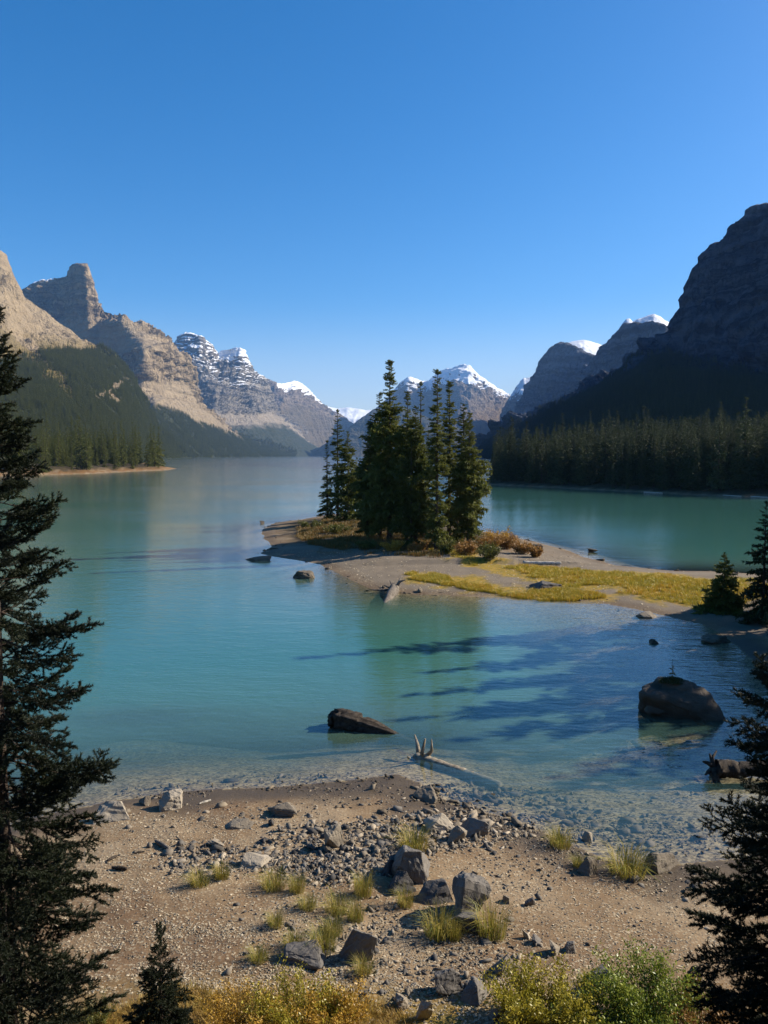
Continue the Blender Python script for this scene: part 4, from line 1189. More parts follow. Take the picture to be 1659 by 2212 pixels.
place_rock('pale boulder at the waterline half behind the left spruce', 238, 1775, 62, 44, M_ROCK_PALE, 1, name='boulder', cat='boulder', rz=0.2)
place_rock('pale pointed boulder at the waterline right of the left spruce', 366, 1748, 50, 36, M_ROCK_PALE, 2, name='boulder', cat='boulder', n=11, rz=0.5)
place_rock('low brown stone at the waterline between two pale boulders', 314, 1738, 28, 14, M_ROCK_WET, 3)
place_rock('flat pale slab on the beach below the wet shore strip', 612, 1764, 62, 24, M_ROCK_PALE, 4, rz=0.1)
place_rock('long low pale slab on the left part of the beach', 514, 1792, 58, 14, M_ROCK_PALE, 5, rz=-0.15)
place_rock('big pale grey boulder standing in the dark rubble', 716, 1838, 44, 52, M_ROCK_PALE, 6, name='boulder', cat='boulder', n=12, rz=0.3, tilt=(0.1, 0.15))
place_rock('flat pale slab sunk in the left end of the rubble', 470, 1828, 46, 12, M_ROCK_PALE, 7, rz=0.2)
place_rock('broad low slab between rubble and left grass tufts', 548, 1872, 66, 20, M_ROCK_PALE, 8, rz=0.1)
place_rock('largest dark cracked block in the beach rubble', 888, 1906, 104, 82, M_ROCK_DARK, 9, name='boulder', cat='boulder', n=14, rz=0.15, rough=0.04, strat=0.012)
place_rock('grey block leaning on the left of the largest dark block', 838, 1888, 46, 48, M_ROCK_DARK, 10, name='boulder', cat='boulder', n=10, rz=0.8)
place_rock('dark block wedged in front of the largest block', 866, 1930, 52, 44, M_ROCK_DARK, 11, name='boulder', cat='boulder', n=12, rz=0.4)
place_rock('dark blocky rock linking the largest block and the jagged outcrop', 940, 1950, 72, 46, M_ROCK_DARK, 12, name='boulder', cat='boulder', n=12, rz=0.2)
place_rock('jagged cracked outcrop right of the largest dark block', 1006, 1994, 86, 104, M_ROCK_DARK, 13, name='boulder', cat='boulder', n=12, rz=0.7, rough=0.07, strat=0.05)
place_rock('low dark slab at the foot of the jagged outcrop', 1002, 2020, 70, 40, M_ROCK_DARK, 14, rz=0.3)
place_rock('long dark block among the lower left grass tufts', 650, 2086, 78, 36, M_ROCK_DARK, 15, rz=-0.1)
place_rock('tall pointed grey block below the rubble with a shaded left face', 776, 2082, 64, 64, M_ROCK_DARK, 16, name='boulder', cat='boulder', n=10, rz=0.4)
place_rock('square pale slab lying flat above the right pebbles', 948, 1796, 56, 34, M_ROCK_PALE, 17, rz=0.25, power=0.35)
place_rock('pale slab leaning beside the square slab', 982, 1822, 44, 40, M_ROCK_PALE, 18, rz=1.1, tilt=(0.3, 0.3))
place_rock('dark slab with lit edge right of the leaning pale slab', 1022, 1804, 52, 36, M_ROCK_DARK, 19, rz=0.4, tilt=(0.25, 0.2))
place_rock('white-edged brown slab tilted at the waterline', 918, 1730, 56, 34, M_ROCK_PALE, 20, rz=-0.5, tilt=(-0.2, 0.35), n=9)
place_rock('small white angular stone by the right wet shore', 1270, 1820, 26, 26, M_ROCK_PALE, 21, n=9)
place_rock('slab leaning left of the right grass tuft on the shore', 1267, 1886, 38, 36, M_ROCK_PALE, 22, rz=0.9, tilt=(0.3, 0.2))
place_rock('long flat pale boulder on the right waterline', 1438, 1882, 70, 32, M_ROCK_PALE, 23, name='boulder', cat='boulder', rz=0.1)
place_rock('grey boulder behind the bright green willow bush', 1296, 2158, 66, 56, M_ROCK_DARK, 24, name='boulder', cat='boulder', rz=0.5)
place_rock('dark boulder casting a black shadow left of the yellow bush', 968, 2150, 56, 50, M_ROCK_DARK, 25, name='boulder', cat='boulder', rz=0.2)
place_rock('pale block with dark shadow above the yellow bush', 1088, 2104, 46, 36, M_ROCK_PALE, 26, rz=0.6)
place_rock('pale rounded stone near the bottom centre', 870, 2178, 34, 34, M_ROCK_PALE, 27)
place_rock('tall pale slab on end at the bottom centre', 918, 2212, 30, 46, M_ROCK_PALE, 28, n=9, power=0.35, rz=0.1)
place_rock('pale stone at the left foot of the yellow bush', 1070, 2206, 26, 30, M_ROCK_PALE, 29)
place_rock('pale block at the bottom between boulder and bush', 1030, 2162, 54, 34, M_ROCK_DARK, 30, rz=0.9)
place_rock('bright small stone alone on bare sand right of the outcrop', 1137, 2026, 20, 16, M_ROCK_PALE, 31)
place_rock('dark low stone beside the lone bright stone', 1160, 2038, 22, 14, M_ROCK_DARK, 32)
place_rock('pale split stone right of the small bright stone', 1192, 2060, 32, 22, M_ROCK_PALE, 33)
place_rock('dark wedge of stone standing right of the split stone', 1234, 2060, 26, 24, M_ROCK_DARK, 34, n=8)
place_rock('small dark wedge stone on the open right sand', 1146, 1960, 22, 20, M_ROCK_DARK, 35, n=8)
place_rock('small pale cairn-like stone on the upper right sand', 1096, 1952, 22, 18, M_ROCK_PALE, 36, n=8)
# rocks standing in the water and on the spit
place_rock('flat rock island off the left tip of the spit', 557, 1211, 50, 14, M_ROCK_PALE, 41, water=True, sink=0.3, rz=0.05)
place_rock('double-humped rock in the water left of the spit', 654, 1250, 46, 22, M_ROCK_WET, 42, water=True, sink=0.3, rz=0.1, rough=0.09)
place_rock('small dark rock in open water left of the island', 565, 1131, 20, 6, M_ROCK_WET, 43, water=True, sink=0.3)
place_rock('dark rock in the water off the far side of the spit', 1283, 1194, 24, 13, M_ROCK_WET, 44, water=True, sink=0.3)
place_rock('black boulder with red grass in the meadow of the spit', 1186, 1274, 64, 24, M_ROCK_DARK, 45, rz=0.1, name='boulder', cat='boulder')
place_rock('flat pale stone stack at the bay edge of the spit', 1402, 1335, 44, 16, M_ROCK_PALE, 46, rz=0.2)
place_rock('small dark rock alone in the shadowed bay', 1412, 1390, 20, 8, M_ROCK_WET, 47, water=True, sink=0.3)
place_rock('low dark rock by the shaded right bank', 1546, 1390, 62, 18, M_ROCK_WET, 48, water=True, sink=0.3)
place_rock('dark boulder on the far gravel edge of the spit', 1094, 1160, 22, 14, M_ROCK_DARK, 49, name='boulder', cat='boulder')
place_rock('small dark boulder nearest the far water on the spit', 1162, 1186, 26, 12, M_ROCK_DARK, 50)

# sapling boulder in the bay
bp = at_z(1470, 1556, 0.0)
m_ = bp[1] / FP
me = big_rock('boulder', 60, 16, (1.08, 0.62, 0.46), 0.5, 0.07, 4, 0.03)
V = np.zeros(len(me.vertices) * 3); me.vertices.foreach_get('co', V); V = V.reshape(-1, 3)
me2 = big_rock('boulder', 66, 11, (0.66, 0.45, 0.36), 0.5, 0.08, 4, 0.03)
V2 = np.zeros(len(me2.vertices) * 3); me2.vertices.foreach_get('co', V2); V2 = V2.reshape(-1, 3)
F1 = np.array([p.vertices[:] for p in me.polygons]); F2 = np.array([p.vertices[:] for p in me2.polygons])
V2 = V2 + np.array([-0.05, 0.06, 0.17])
VV_, FF_ = join_tris([(V, F1), (V2, F2)])
boul = thing('bay_boulder', 'large dark boulder in the bay with a pale top block and sapling', 'boulder', (bp[0], bp[1] + 0.7, -0.42))
sc_ = 186 * m_
lowm = mesh_np('base_block', V, F1); topm = mesh_np('top_block', V2, F2)
new_obj('base_block', lowm, M_ROCK_BROWN, boul, None, None, (sc_, sc_, sc_ * 1.05))
new_obj('top_block', topm, M_ROCK_BROWN, boul, None, None, (sc_, sc_, sc_ * 1.05))
# moss cushion with needles
def moss_mesh(seed, n, rad, hgt):
    rg = np.random.default_rng(seed)
    a = rg.uniform(0, 6.28, n); r = rad * np.sqrt(rg.uniform(0, 1, n))
    P = np.stack([r * np.cos(a), 0.7 * r * np.sin(a), hgt * (1 - (r / rad) ** 2) * rg.uniform(0.3, 1, n)], -1)
    d = rg.normal(size=P.shape); d[:, 2] = np.abs(d[:, 2]) + 0.3; d /= np.linalg.norm(d, axis=1)[:, None]
    w = np.cross(d, rg.normal(size=P.shape)); w /= np.linalg.norm(w, axis=1)[:, None]
    V = np.stack([P - w * 0.02, P + w * 0.02, P + d * 0.12], 1).reshape(-1, 3)
    return mesh_np('moss', V, np.arange(len(V)).reshape(-1, 3))
it_ = int(np.argmax(V2[:, 2])); tp = V2[it_] * np.array([sc_, sc_, sc_ * 1.05])
new_obj('moss', moss_mesh(5, 900, 0.42, 0.16), M_SPRUCE_R, boul, (tp[0], tp[1], tp[2] - 0.1))
st_ = thing('sapling', 'tiny spruce sapling growing on top of the bay boulder', 'sapling', (bp[0] + tp[0], bp[1] + 0.7 + tp[1], -0.5 + tp[2]))
new_obj('crown', crown_mesh('crown', 770, 0.8, 0.13, 0.08, 34, SPR_ISLAND, p_cone), M_SPRUCE, st_); new_obj('trunk', trunk_mesh('trunk', 770, 0.8, 0.015), M_BARK, st_)

# rubble: the largest stones one by one, the rest as a mass
ZONES = [  # centre x, y, half w, half h, count, size px mean, dark share
    (740, 1838, 200, 66, 1700, 12, 0.55), (690, 1880, 130, 40, 450, 11, 0.5), (450, 1860, 120, 44, 650, 11, 0.42), (900, 1800, 150, 55, 950, 12, 0.35), (1040, 1785, 120, 48, 650, 13, 0.25),
    (1150, 1870, 150, 60, 420, 7, 0.35), (620, 1770, 130, 40, 260, 7, 0.2), (900, 2060, 240, 120, 1400, 9, 0.5), (1040, 2070, 150, 90, 300, 9, 0.45), (690, 2010, 170, 95, 520, 8.5, 0.5),
    (1290, 1960, 260, 130, 420, 5, 0.35), (430, 2010, 220, 130, 420, 4.5, 0.35), (1300, 1840, 170, 30, 320, 7.5, 0.45), (420, 1760, 170, 40, 200, 7, 0.2), (780, 1725, 150, 25, 240, 6, 0.5),
    (280, 1840, 120, 60, 120, 6, 0.3), (1420, 1900, 130, 40, 160, 7, 0.4)]
ZN = ['in the main rubble heap left of the largest block', 'in the lower edge of the main rubble heap', 'at the left end of the rubble', 'in the rubble behind the largest block', 'among the pale slabs near the water', 'on the sand right of the largest block',
      'between the wet strip and the rubble', 'in the lower rubble below the jagged outcrop', 'on the sand above the yellow bush', 'among the lower left grass tufts', 'on the open right sand', 'on the open left sand', 'along the right waterline',
      'among the pale boulders at the left waterline', 'in the wet strip at the middle waterline', 'on the sand beside the left spruce', 'on the sand near the right tuft']
WN = ['in the shallows off the middle of the beach', 'in the shallows right of the white-edged slab', 'in the shallows before the right spruce', 'in the shallows beside the white-edged slab', 'in the shallows off the left beach', 'in the shallows by the left pale boulders', 'in the shallows near the root log', 'in the shallows below the bay boulder']
WETZ = [(1100, 1740, 180, 40, 420, 12, 1), (1280, 1790, 200, 45, 600, 10, 1), (1450, 1810, 140, 45, 400, 9, 1), (1000, 1715, 120, 25, 200, 13, 1), (650, 1690, 260, 22, 400, 8, 1), (350, 1712, 120, 15, 160, 7, 1), (1420, 1690, 130, 60, 200, 8, 1), (1350, 1620, 160, 40, 120, 8, 1)]
def sample_zone(zs, seed):
    rg = np.random.default_rng(seed)
    out = []
    for zi, (cx, cy, hw, hh, n, s, dk) in enumerate(zs):
        n = int(n * 1.6)
        a = rg.uniform(0, 6.283, n); r = np.sqrt(rg.uniform(0, 1, n)) * (0.75 + 0.35 * rg.uniform(0, 1, n))
        x = cx + hw * r * np.cos(a); y = cy + hh * r * np.sin(a)
        sz = s * np.exp(rg.normal(-0.3, 0.6, n)); sz = np.clip(sz, 2.2, 30)
        out.append(np.stack([x, y, sz, (rg.uniform(0, 1, n) < dk) * 1.0, np.full(n, zi)], -1))
    return np.concatenate(out)
def stone_items(zs, seed, wet):
    it = sample_zone(zs, seed)
    it = it[(it[:, 1] < 2240)]
    P = ghit(it[:, 0], it[:, 1])
    sn = sdist(near_poly, P[:, 0], P[:, 1])
    ok = (sn > 0.05) if not wet else (P[:, 2] > -1.2)
    P, it = P[ok], it[ok]
    size = it[:, 2] * np.linalg.norm(P - np.array([0, 0, CAM_H]), axis=1) / FP
    return P, size, it
def stones(P, size, it, seed, n_single, mats, labels, groups, stuff_label, wet, znames):
    rg = np.random.default_rng(seed)
    order = np.argsort(-it[:, 2])
    big = order[:n_single]; rest = order[n_single:]
    for i in big:
        dk = int(it[i, 3]) if not wet else 0
        me = mats[dk][rg.integers(16)]
        o = new_obj('stone', me, None, None, (P[i, 0], P[i, 1], P[i, 2] - size[i] * 0.07), (rg.normal(0, 0.34), rg.normal(0, 0.34), rg.uniform(0, 6.28)), tuple(size[i] * np.array([1, 1, 1]) * rg.uniform(0.9, 1.2, 3)))
        tag(o, labels[dk] + ' ' + znames[int(it[i, 4])], 'stone', groups[dk])
    for dk in (0, 1):
        parts = []
        for i in rest:
            if (int(it[i, 3]) if not wet else 0) != dk: continue
            V, F = ROCK_VARS[rg.integers(16)]
            M = rot_z(rg.uniform(0, 6.28)) @ rot_x(rg.normal(0, 0.5)) @ rot_y(rg.normal(0, 0.5))
            parts.append(((V * size[i] * rg.uniform(0.8, 1.2, 3)) @ M.T + P[i] - np.array([0, 0, size[i] * 0.08]), F))
        if not parts: continue
        V, F = join_tris(parts)
        o = new_obj('rubble', mesh_np('rubble', V, F), mats[dk][0].materials[0]); o['kind'] = 'stuff'
        tag(o, stuff_label[dk], 'rubble')
P, size, it = stone_items(ZONES, 91, False)
stones(P, size, it, 92, 200, (RM_PALE, RM_DARK), ('pale angular stone', 'dark grey angular stone'), ('pale loose stones on the beach', 'dark loose stones on the beach'),
       ('scattered small pale stones over the beach', 'scattered small dark stones over the beach'), False, ZN)
P, size, it = stone_items(WETZ, 93, True)
stones(P, size, it, 94, 60, (RM_WET, RM_WET), ('brown wet stone slab',) * 2, ('wet stones in the shallows',) * 2, ('small wet stones along the waterline',) * 2, True, WN)

# stones along the spit and island edges
def edge_stones(n, seed):
    rg = np.random.default_rng(seed)
    seg = near_poly[:-6]
    sel = [p for p in seg if 44 < p[1] < 130 and -20 < p[0] < 34]
    sel = np.array(sel)
    parts = []; k = 0
    for i in range(n):
        q = sel[rg.integers(len(sel))] + rg.normal(0, 0.55, 2)
        z = gz1(q[0], q[1])
        if z < -0.35: continue
        s = float(np.clip(0.22 * math.exp(rg.normal(0, 0.6)), 0.1, 0.8))
        if s > 0.42 and k < 34:
            o = new_obj('stone', (RM_WET if rg.uniform() < 0.6 else RM_PALE)[rg.integers(16)], None, None, (q[0], q[1], z - 0.05), (rg.normal(0, .15), rg.normal(0, .15), rg.uniform(0, 6.28)), s * 1.3)
            tag(o, 'stone at the waterline ' + ('of the left island tip' if q[0] < -4 else 'on the bay side of the spit' if q[1] < 58 + 0.0 * q[0] else 'on the far lake side of the spit'), 'stone', 'stones edging the spit'); k += 1
        else:
            V, F = ROCK_VARS[rg.integers(16)]
            parts.append((V * s @ rot_z(rg.uniform(0, 6.28)).T + np.array([q[0], q[1], z - 0.03]), F))
    V, F = join_tris(parts)
    o = new_obj('rubble', mesh_np('rubble', V, F), M_ROCK_WET); o['kind'] = 'stuff'; tag(o, 'small dark stones edging the spit and island', 'rubble')
edge_stones(420, 95)

# bleached chips on the beach and gravel on the spit
def chips(name, n, seed, boxes, smin, smax, mat, label):
    rg = np.random.default_rng(seed)
    out = []
    for x0, x1, y0, y1, k in boxes:
        out.append(np.stack([rg.uniform(x0, x1, k), rg.uniform(y0, y1, k)], -1))
    q = np.concatenate(out)
    cl = fbm(q[:, 0] / 60, q[:, 1] / 30, None, 3, seed)
    q = q[rg.uniform(-0.6, 0.6, len(q)) < cl + 0.1]
    P = ghit(q[:, 0], q[:, 1])
    P = P[sdist(near_poly, P[:, 0], P[:, 1]) > 0.3]
    n = len(P)
    s = smin * (smax / smin) ** rg.uniform(0, 1, n) ** 1.6
    a = rg.uniform(0, 6.28, n); e = rg.uniform(0.25, 0.7, n); tz = rg.uniform(-0.5, 0.5, (n, 2))
    c, sn_ = np.cos(a), np.sin(a)
    base = np.array([[-0.5, -0.5, 0.0], [0.5, -0.4, 0.0], [0.45, 0.5, 0.0], [-0.4, 0.45, 0.0], [0.0, 0.0, 0.28]])
    V = np.repeat(base[None], n, 0) * s[:, None, None]
    V[..., 1] *= e[:, None]
    x = V[..., 0] * c[:, None] - V[..., 1] * sn_[:, None]; y = V[..., 0] * sn_[:, None] + V[..., 1] * c[:, None]
    z = V[..., 2] + x * tz[:, :1] + y * tz[:, 1:] + 0.004
    V = np.stack([x, y, z], -1) + P[:, None, :]
    F = np.array([[0, 1, 4], [1, 2, 4], [2, 3, 4], [3, 0, 4]])[None] + (np.arange(n) * 5)[:, None, None]
    o = new_obj(name, mesh_np(name, V.reshape(-1, 3), F.reshape(-1, 3)), mat); o['kind'] = 'stuff'
    tag(o, label, 'gravel')
M_CHIP = mat_rock('pale_chips', (0.17, 0.13, 0.082), (0.38, 0.305, 0.2), (0.6, 0.51, 0.36), 5.0, 0.01)
chips('beach_gravel', 0, 96, [(120, 760, 1760, 2150, 34000), (760, 1560, 1780, 2215, 26000), (300, 1100, 1990, 2215, 12000)], 0.01, 0.06, M_CHIP, 'bleached stone chips strewn over the beach sand')
chips('spit_gravel', 0, 97, [(560, 1250, 1190, 1290, 9000), (1100, 1500, 1165, 1330, 4000)], 0.04, 0.16, M_CHIP, 'grey gravel covering the spit')

# ------------------------------------------------------------------ driftwood
def log_thing(name, label, pts, rad, mat, prongs=(), n=9, rough=0.16, seed=0):
    pts = np.array(pts, float)
    o = thing(name, label, 'driftwood', pts.mean(0) * np.array([1, 1, 0]))
    off = np.array(o.location[:])
    k = 26
    t = np.linspace(0, 1, len(pts)); tt = np.linspace(0, 1, k)
    pp = np.stack([np.interp(tt, t, pts[:, j]) for j in range(3)], -1); rr = np.interp(tt, t, rad)
    rg = np.random.default_rng(seed)
    pp[1:-1] += rg.normal(0, 0.06, (k - 2, 3)) * rr[1:-1, None]
    V, F = tube(pp - off, rr, n, rough, seed)
    new_obj('log', mesh_np('log', V, F), mat, o)
    for q, (a, b, r0) in enumerate(prongs):
        a, b = np.array(a, float), np.array(b, float)
        mid = (a + b) / 2 + rg.normal(0, 0.12, 3) * np.linalg.norm(b - a)
        V, F = tube(np.array([a, mid, b]) - off, [r0, r0 * 0.75, r0 * 0.3], 6, 0.2, seed + q)
        new_obj('root', mesh_np('root', V, F), mat, o)
    return o
def wz(px, py, z): return at_z(px, py, z)
# stump tapering into the water
a, b, c = wz(725, 1574, 0.0), wz(775, 1578, 0.0), wz(835, 1584, 0.0); d = wz(880, 1588, 0)
a[1] += .25; b[1] += .2
log_thing('stump_log', 'thick dark weathered log end tapering right into the lake', [a + [-0.12, 0, 0.22], a + [0, 0, 0.24], b + [0, 0, 0.14], c + [0, 0.08, 0.0], d + [0.3, 0.1, -0.3]], [0.22, 0.37, 0.3, 0.16, 0.07], M_DRIFT_DARK, n=22, rough=0.3, seed=3)
M_LOG = mat_wood('silted_log', (0.16, 0.13, 0.09), (0.42, 0.35, 0.25), 6.0)
# sunken log with upright snags
a, b = wz(905, 1638, -0.07), wz(1080, 1698, -0.2)
log_thing('sunken_log', 'pale log sunk in the shallows with upright broken snags', [a + [-0.05, 0.05, -0.02], (a + b) / 2, b], [0.2, 0.18, 0.13], M_LOG, [(a + [0.0, 0, 0], wz(897, 1612, 0.0) * [1, 1, 0] + [-0.02, 0, 0.36], 0.075), (a + [0.2, 0, 0.0], wz(916, 1640, 0) * [1, 1, 0] + [0.03, 0, 0.62], 0.09),
                                                     (a + [0.24, 0, 0.05], wz(923, 1640, 0) * [1, 1, 0] + [0.12, 0, 0.6], 0.07), (a + [-0.05, 0, 0], a + [-0.35, -0.2, 0.12], 0.07)], seed=5)
# driftwood at the spit
p0 = G(852, 1283); sdir = wz(815, 1345, -0.6)
log_thing('driftwood_snag', 'grey splintered driftwood snag at the near edge of the spit', [p0 + [0.1, 1.3, 0.35], p0 + [0, 0.3, 0.25], sdir], [0.22, 0.32, 0.14], M_DRIFT, [(p0 + [0.1, 0.8, 0.3], p0 + [0.75, 0.6, 0.85], 0.1), (p0 + [0.0, 0.9, 0.3], p0 + [0.45, 1.4, 0.95], 0.1), (p0 + [0, 0.3, 0.3], p0 + [-0.7, 0.4, 0.5], 0.09), (p0 + [0, 0.6, 0.3], p0 + [-0.3, 1.3, 0.7], 0.08),
                                                     (p0 + [-0.1, 0.6, 0.2], p0 + [-1.7, 0.9, 0.12], 0.09)], seed=7)
# root log at the right
r0, r1 = wz(1545, 1660, 0.25), wz(1660, 1662, 0.25)
log_thing('root_log', 'dark driftwood log with root claws in the shallows by the right spruce', [r0, (r0 + r1) / 2 + [0, 0, -0.02], r1 + [1.2, 0.1, 0.1]], [0.25, 0.2, 0.18], M_DRIFT_DARK,
          [(r0, r0 + [0.12, -0.25, -0.45], 0.13), (r0, wz(1533, 1628, 0.6), 0.09), (r0, wz(1518, 1645, 0.4), 0.09), (r0 + [-0.05, 0, 0.05], wz(1548, 1622, 0.65), 0.08), (r0, r0 + [-0.35, -0.2, -0.1], 0.08)], seed=9)
a, b = G(1130, 1219), G(1212, 1217)
log_thing('bleached_log', 'white bleached log lying across the spit meadow', [a + [0, 0, 0.12], b + [0, 0, 0.14]], [0.16, 0.13], M_DRIFT_PALE, seed=11)
for k, (x0, y0, x1, y1, r, lab, mt) in enumerate([(242, 1878, 274, 1881, 0.05, 'short dark driftwood piece lying on the left sand', M_DRIFT_DARK), (232, 1862, 252, 1852, 0.035, 'small dark driftwood scrap above the short dark piece', M_DRIFT_DARK),
        (290, 1845, 312, 1841, 0.025, 'thin stick on the sand left of the rubble', M_DRIFT_DARK), (336, 1820, 366, 1838, 0.055, 'weathered driftwood plank at the left end of the rubble', M_DRIFT), (430, 1738, 455, 1730, 0.03, 'pale stick along the left waterline', M_DRIFT_PALE)]):
    a, b = G(x0, y0), G(x1, y1)
    log_thing('driftwood_piece', lab, [a + [0, 0, r * 0.8], (a + b) / 2 + [0, 0, r], b + [0, 0, r * 0.8]], [r * 0.6, r, r * 0.7], mt, n=7, seed=20 + k)
# burnt stump bottom right
s0 = G(1500, 2168)
log_thing('burnt_stump', 'black broken stump on the sand beside the right spruce', [s0 + [0.02, 0.1, -0.1], s0 + [0.0, 0.1, 0.25], s0 + [0.05, 0.05, 0.5]], [0.17, 0.14, 0.08], M_DRIFT_DARK, [(s0 + [0, 0.1, 0.3], s0 + [0.08, 0.0, 0.62], 0.05), (s0 + [0, 0.1, 0.05], s0 + [-0.35, -0.1, 0.0], 0.06)], seed=31)
# sticks on the right far shore
for k, x in enumerate([1390, 1560, 1620]):
    a = at_z(x, 1064 + (x - 1390) * 0.043, 0.0); b = at_z(x + 40, 1066 + (x - 1390) * 0.043, 0.0)
    log_thing('bleached_log', ['pale drift log at the right far waterline, leftmost of three', 'pale drift log at the right far waterline, middle of three', 'pale drift log at the right far waterline, rightmost of three'][k], [a + [0, -0.5, 0.12], b + [0, -0.3, 0.12]], [0.16, 0.12], M_DRIFT_PALE, seed=40 + k)

# ------------------------------------------------------------------ grasses and shrubs
M_TUFT = mat_leaf('beach_grass', [(0.07, 0.1, 0.015), (0.16, 0.17, 0.025), (0.33, 0.27, 0.05), (0.42, 0.3, 0.08)])
M_MEADOW = mat_leaf('meadow_grass', nsc=0.35, cols= [(0.15, 0.17, 0.02), (0.31, 0.28, 0.03), (0.46, 0.34, 0.035), (0.52, 0.29, 0.04)])
def blades(seed, n, rad, h, w, lean=0.5):
    rg = np.random.default_rng(seed)
    a = rg.uniform(0, 6.28, n); r = rad * np.sqrt(rg.uniform(0, 1, n))
    P = np.stack([r * np.cos(a), r * np.sin(a), -0.01 + 0 * r], -1)
    out = np.stack([np.cos(a + rg.normal(0, 0.7, n)), np.sin(a + rg.normal(0, 0.7, n)), 0 * a], -1)
    L = h * rg.uniform(0.5, 1.1, n)[:, None]; k = lean * rg.uniform(0.2, 1.3, n)[:, None]
    up = np.array([[0, 0, 1.0]])
    m = P + up * L * 0.6 + out * L * k * 0.25; t = P + up * L * (1 - 0.3 * k) + out * L * k * 0.8
    s = np.stack([-out[:, 1], out[:, 0], 0 * a], -1) * w
    V = np.stack([P - s, P + s, m + s * 0.7, m - s * 0.7, t], 1)
    F = np.array([[0, 1, 2], [0, 2, 3], [3, 2, 4]])[None] + (np.arange(n) * 5)[:, None, None]
    return V.reshape(-1, 3), F.reshape(-1, 3)
TUFTS = []
for i in range(6):
    V, F = blades(800 + i, 300, 0.2, 0.4, 0.0035, 1.15)
    me = mesh_np('grass_tuft', V, F); me.materials.append(M_TUFT); TUFTS.append(me)
TUFT_AT = [(894, 1834, 66, 40, 'grass tuft behind the largest dark block'), (1210, 1828, 54, 36, 'grass tuft on the wet shore left of the white stone'), (1355, 1888, 88, 46, 'wide grass tuft on the right waterline'),
    (875, 1956, 40, 34, 'grass tuft below the wedged dark block'), (947, 2024, 66, 56, 'lush grass tuft left of the jagged outcrop foot'), (982, 2030, 34, 36, 'narrow grass tuft touching the jagged outcrop'), (1062, 2024, 66, 62, 'golden grass tuft right of the jagged outcrop'),
    (430, 1912, 46, 28, 'grass tuft at the left end of the rubble'), (478, 1898, 36, 30, 'small tuft second from the left rubble end'), (592, 1920, 54, 34, 'yellow tuft below the middle of the rubble'), (642, 1926, 38, 34, 'tuft right of the yellow rubble tuft'),
    (785, 1934, 44, 46, 'tall tuft left of the wedged dark block'), (664, 1964, 40, 28, 'dry tuft under the middle rubble'), (726, 1972, 54, 34, 'sprawling tuft above the pointed grey block'), (768, 1988, 40, 36, 'thin tuft right of the sprawling tuft'),
    (596, 2000, 36, 28, 'dry tuft on the left gravel below the rubble'), (700, 2052, 56, 46, 'golden tuft beside the long dark block'), (634, 2046, 44, 28, 'low dry tuft above the long dark block'), (784, 2104, 40, 30, 'tuft at the foot of the pointed grey block'),
    (1276, 2128, 34, 22, 'small dry tuft above the green willow bush'), (1250, 1872, 30, 24, 'little tuft beside the leaning slab on the shore'), (720, 2018, 44, 30, 'dry tuft between sprawling tuft and golden tuft'), (560, 2075, 40, 26, 'lone dry tuft on the lower left gravel')]
for k, (px, py, w, h, lab) in enumerate(TUFT_AT):
    P = G(px, py); m = np.linalg.norm(P - np.array([0, 0, CAM_H])) / FP
    o = new_obj('grass_tuft', TUFTS[k % 6], None, None, P, (0, 0, k * 1.3), (w * m / 0.52, w * m / 0.52, h * m / 0.30))
    tag(o, lab, 'grass', 'grass tufts on the beach')

# meadow grass on the spit, grass slope at the bottom of the picture
clump_me = []
V, F = blades(850, 26, 0.3, 0.34, 0.012, 0.6); 
def meadow(name, polys, n, seed, hmin, hmax, mat, label, z0=0.45, lean=0.6, blade=(26, 0.3, 0.34, 0.012), thr=-0.35):
    rg = np.random.default_rng(seed)
    base = [blades(850 + seed + i, blade[0], blade[1], blade[2], blade[3], lean) for i in range(4)]
    pts = []
    for poly in polys:
        a = np.array(poly, float); w = at_z(a[:, 0], a[:, 1], z0)[:, :2]
        lo, hi = w.min(0), w.max(0)
        q = rg.uniform(lo, hi, (n * 4, 2))
        q = q[(sdist(w, q[:, 0], q[:, 1]) + 0.5 * fbm(q[:, 0] * .6, q[:, 1] * .6, None, 3, 77)) > 0]
        q = q[fbm(q[:, 0] * 0.35, q[:, 1] * 0.35, None, 3, seed) > thr][:n]
        pts.append(q)
    q = np.concatenate(pts)
    z = ground_z(q[:, 0], q[:, 1])
    Vs, Fs = [], []
    for i in range(len(q)):
        V, F = base[rg.integers(4)]
        k = rg.uniform(hmin, hmax)
        Vs.append((V * k) @ rot_z(rg.uniform(0, 6.28)).T + np.array([q[i, 0], q[i, 1], z[i]])); Fs.append(F + i * len(V))
    o = new_obj(name, mesh_np(name, np.concatenate(Vs), np.concatenate(Fs)), mat); o['kind'] = 'stuff'
    tag(o, label, 'grass')
meadow('meadow_grass', grass_px, 3200, 5, 0.3, 0.95, M_MEADOW, 'golden green meadow grass covering the spit', thr=-0.12)
isl = [[(640, 1130), (720, 1120), (1010, 1150), (1060, 1175), (1010, 1200), (930, 1200), (800, 1188), (700, 1175), (650, 1160)]]
M_ISLE = mat_leaf('island_undergrowth', [(0.05, 0.05, 0.015), (0.11, 0.1, 0.025), (0.2, 0.12, 0.03), (0.28, 0.14, 0.04)])
meadow('undergrowth', isl, 2600, 6, 0.7, 1.6, M_ISLE, 'dark grassy undergrowth beneath the island trees', 0.8)
low = [[(160, 2140), (420, 2105), (760, 2128), (880, 2165), (900, 2240), (120, 2240)]]
M_LOW = mat_leaf('autumn_slope_grass', [(0.16, 0.1, 0.03), (0.3, 0.19, 0.045), (0.42, 0.26, 0.06), (0.3, 0.25, 0.05)])
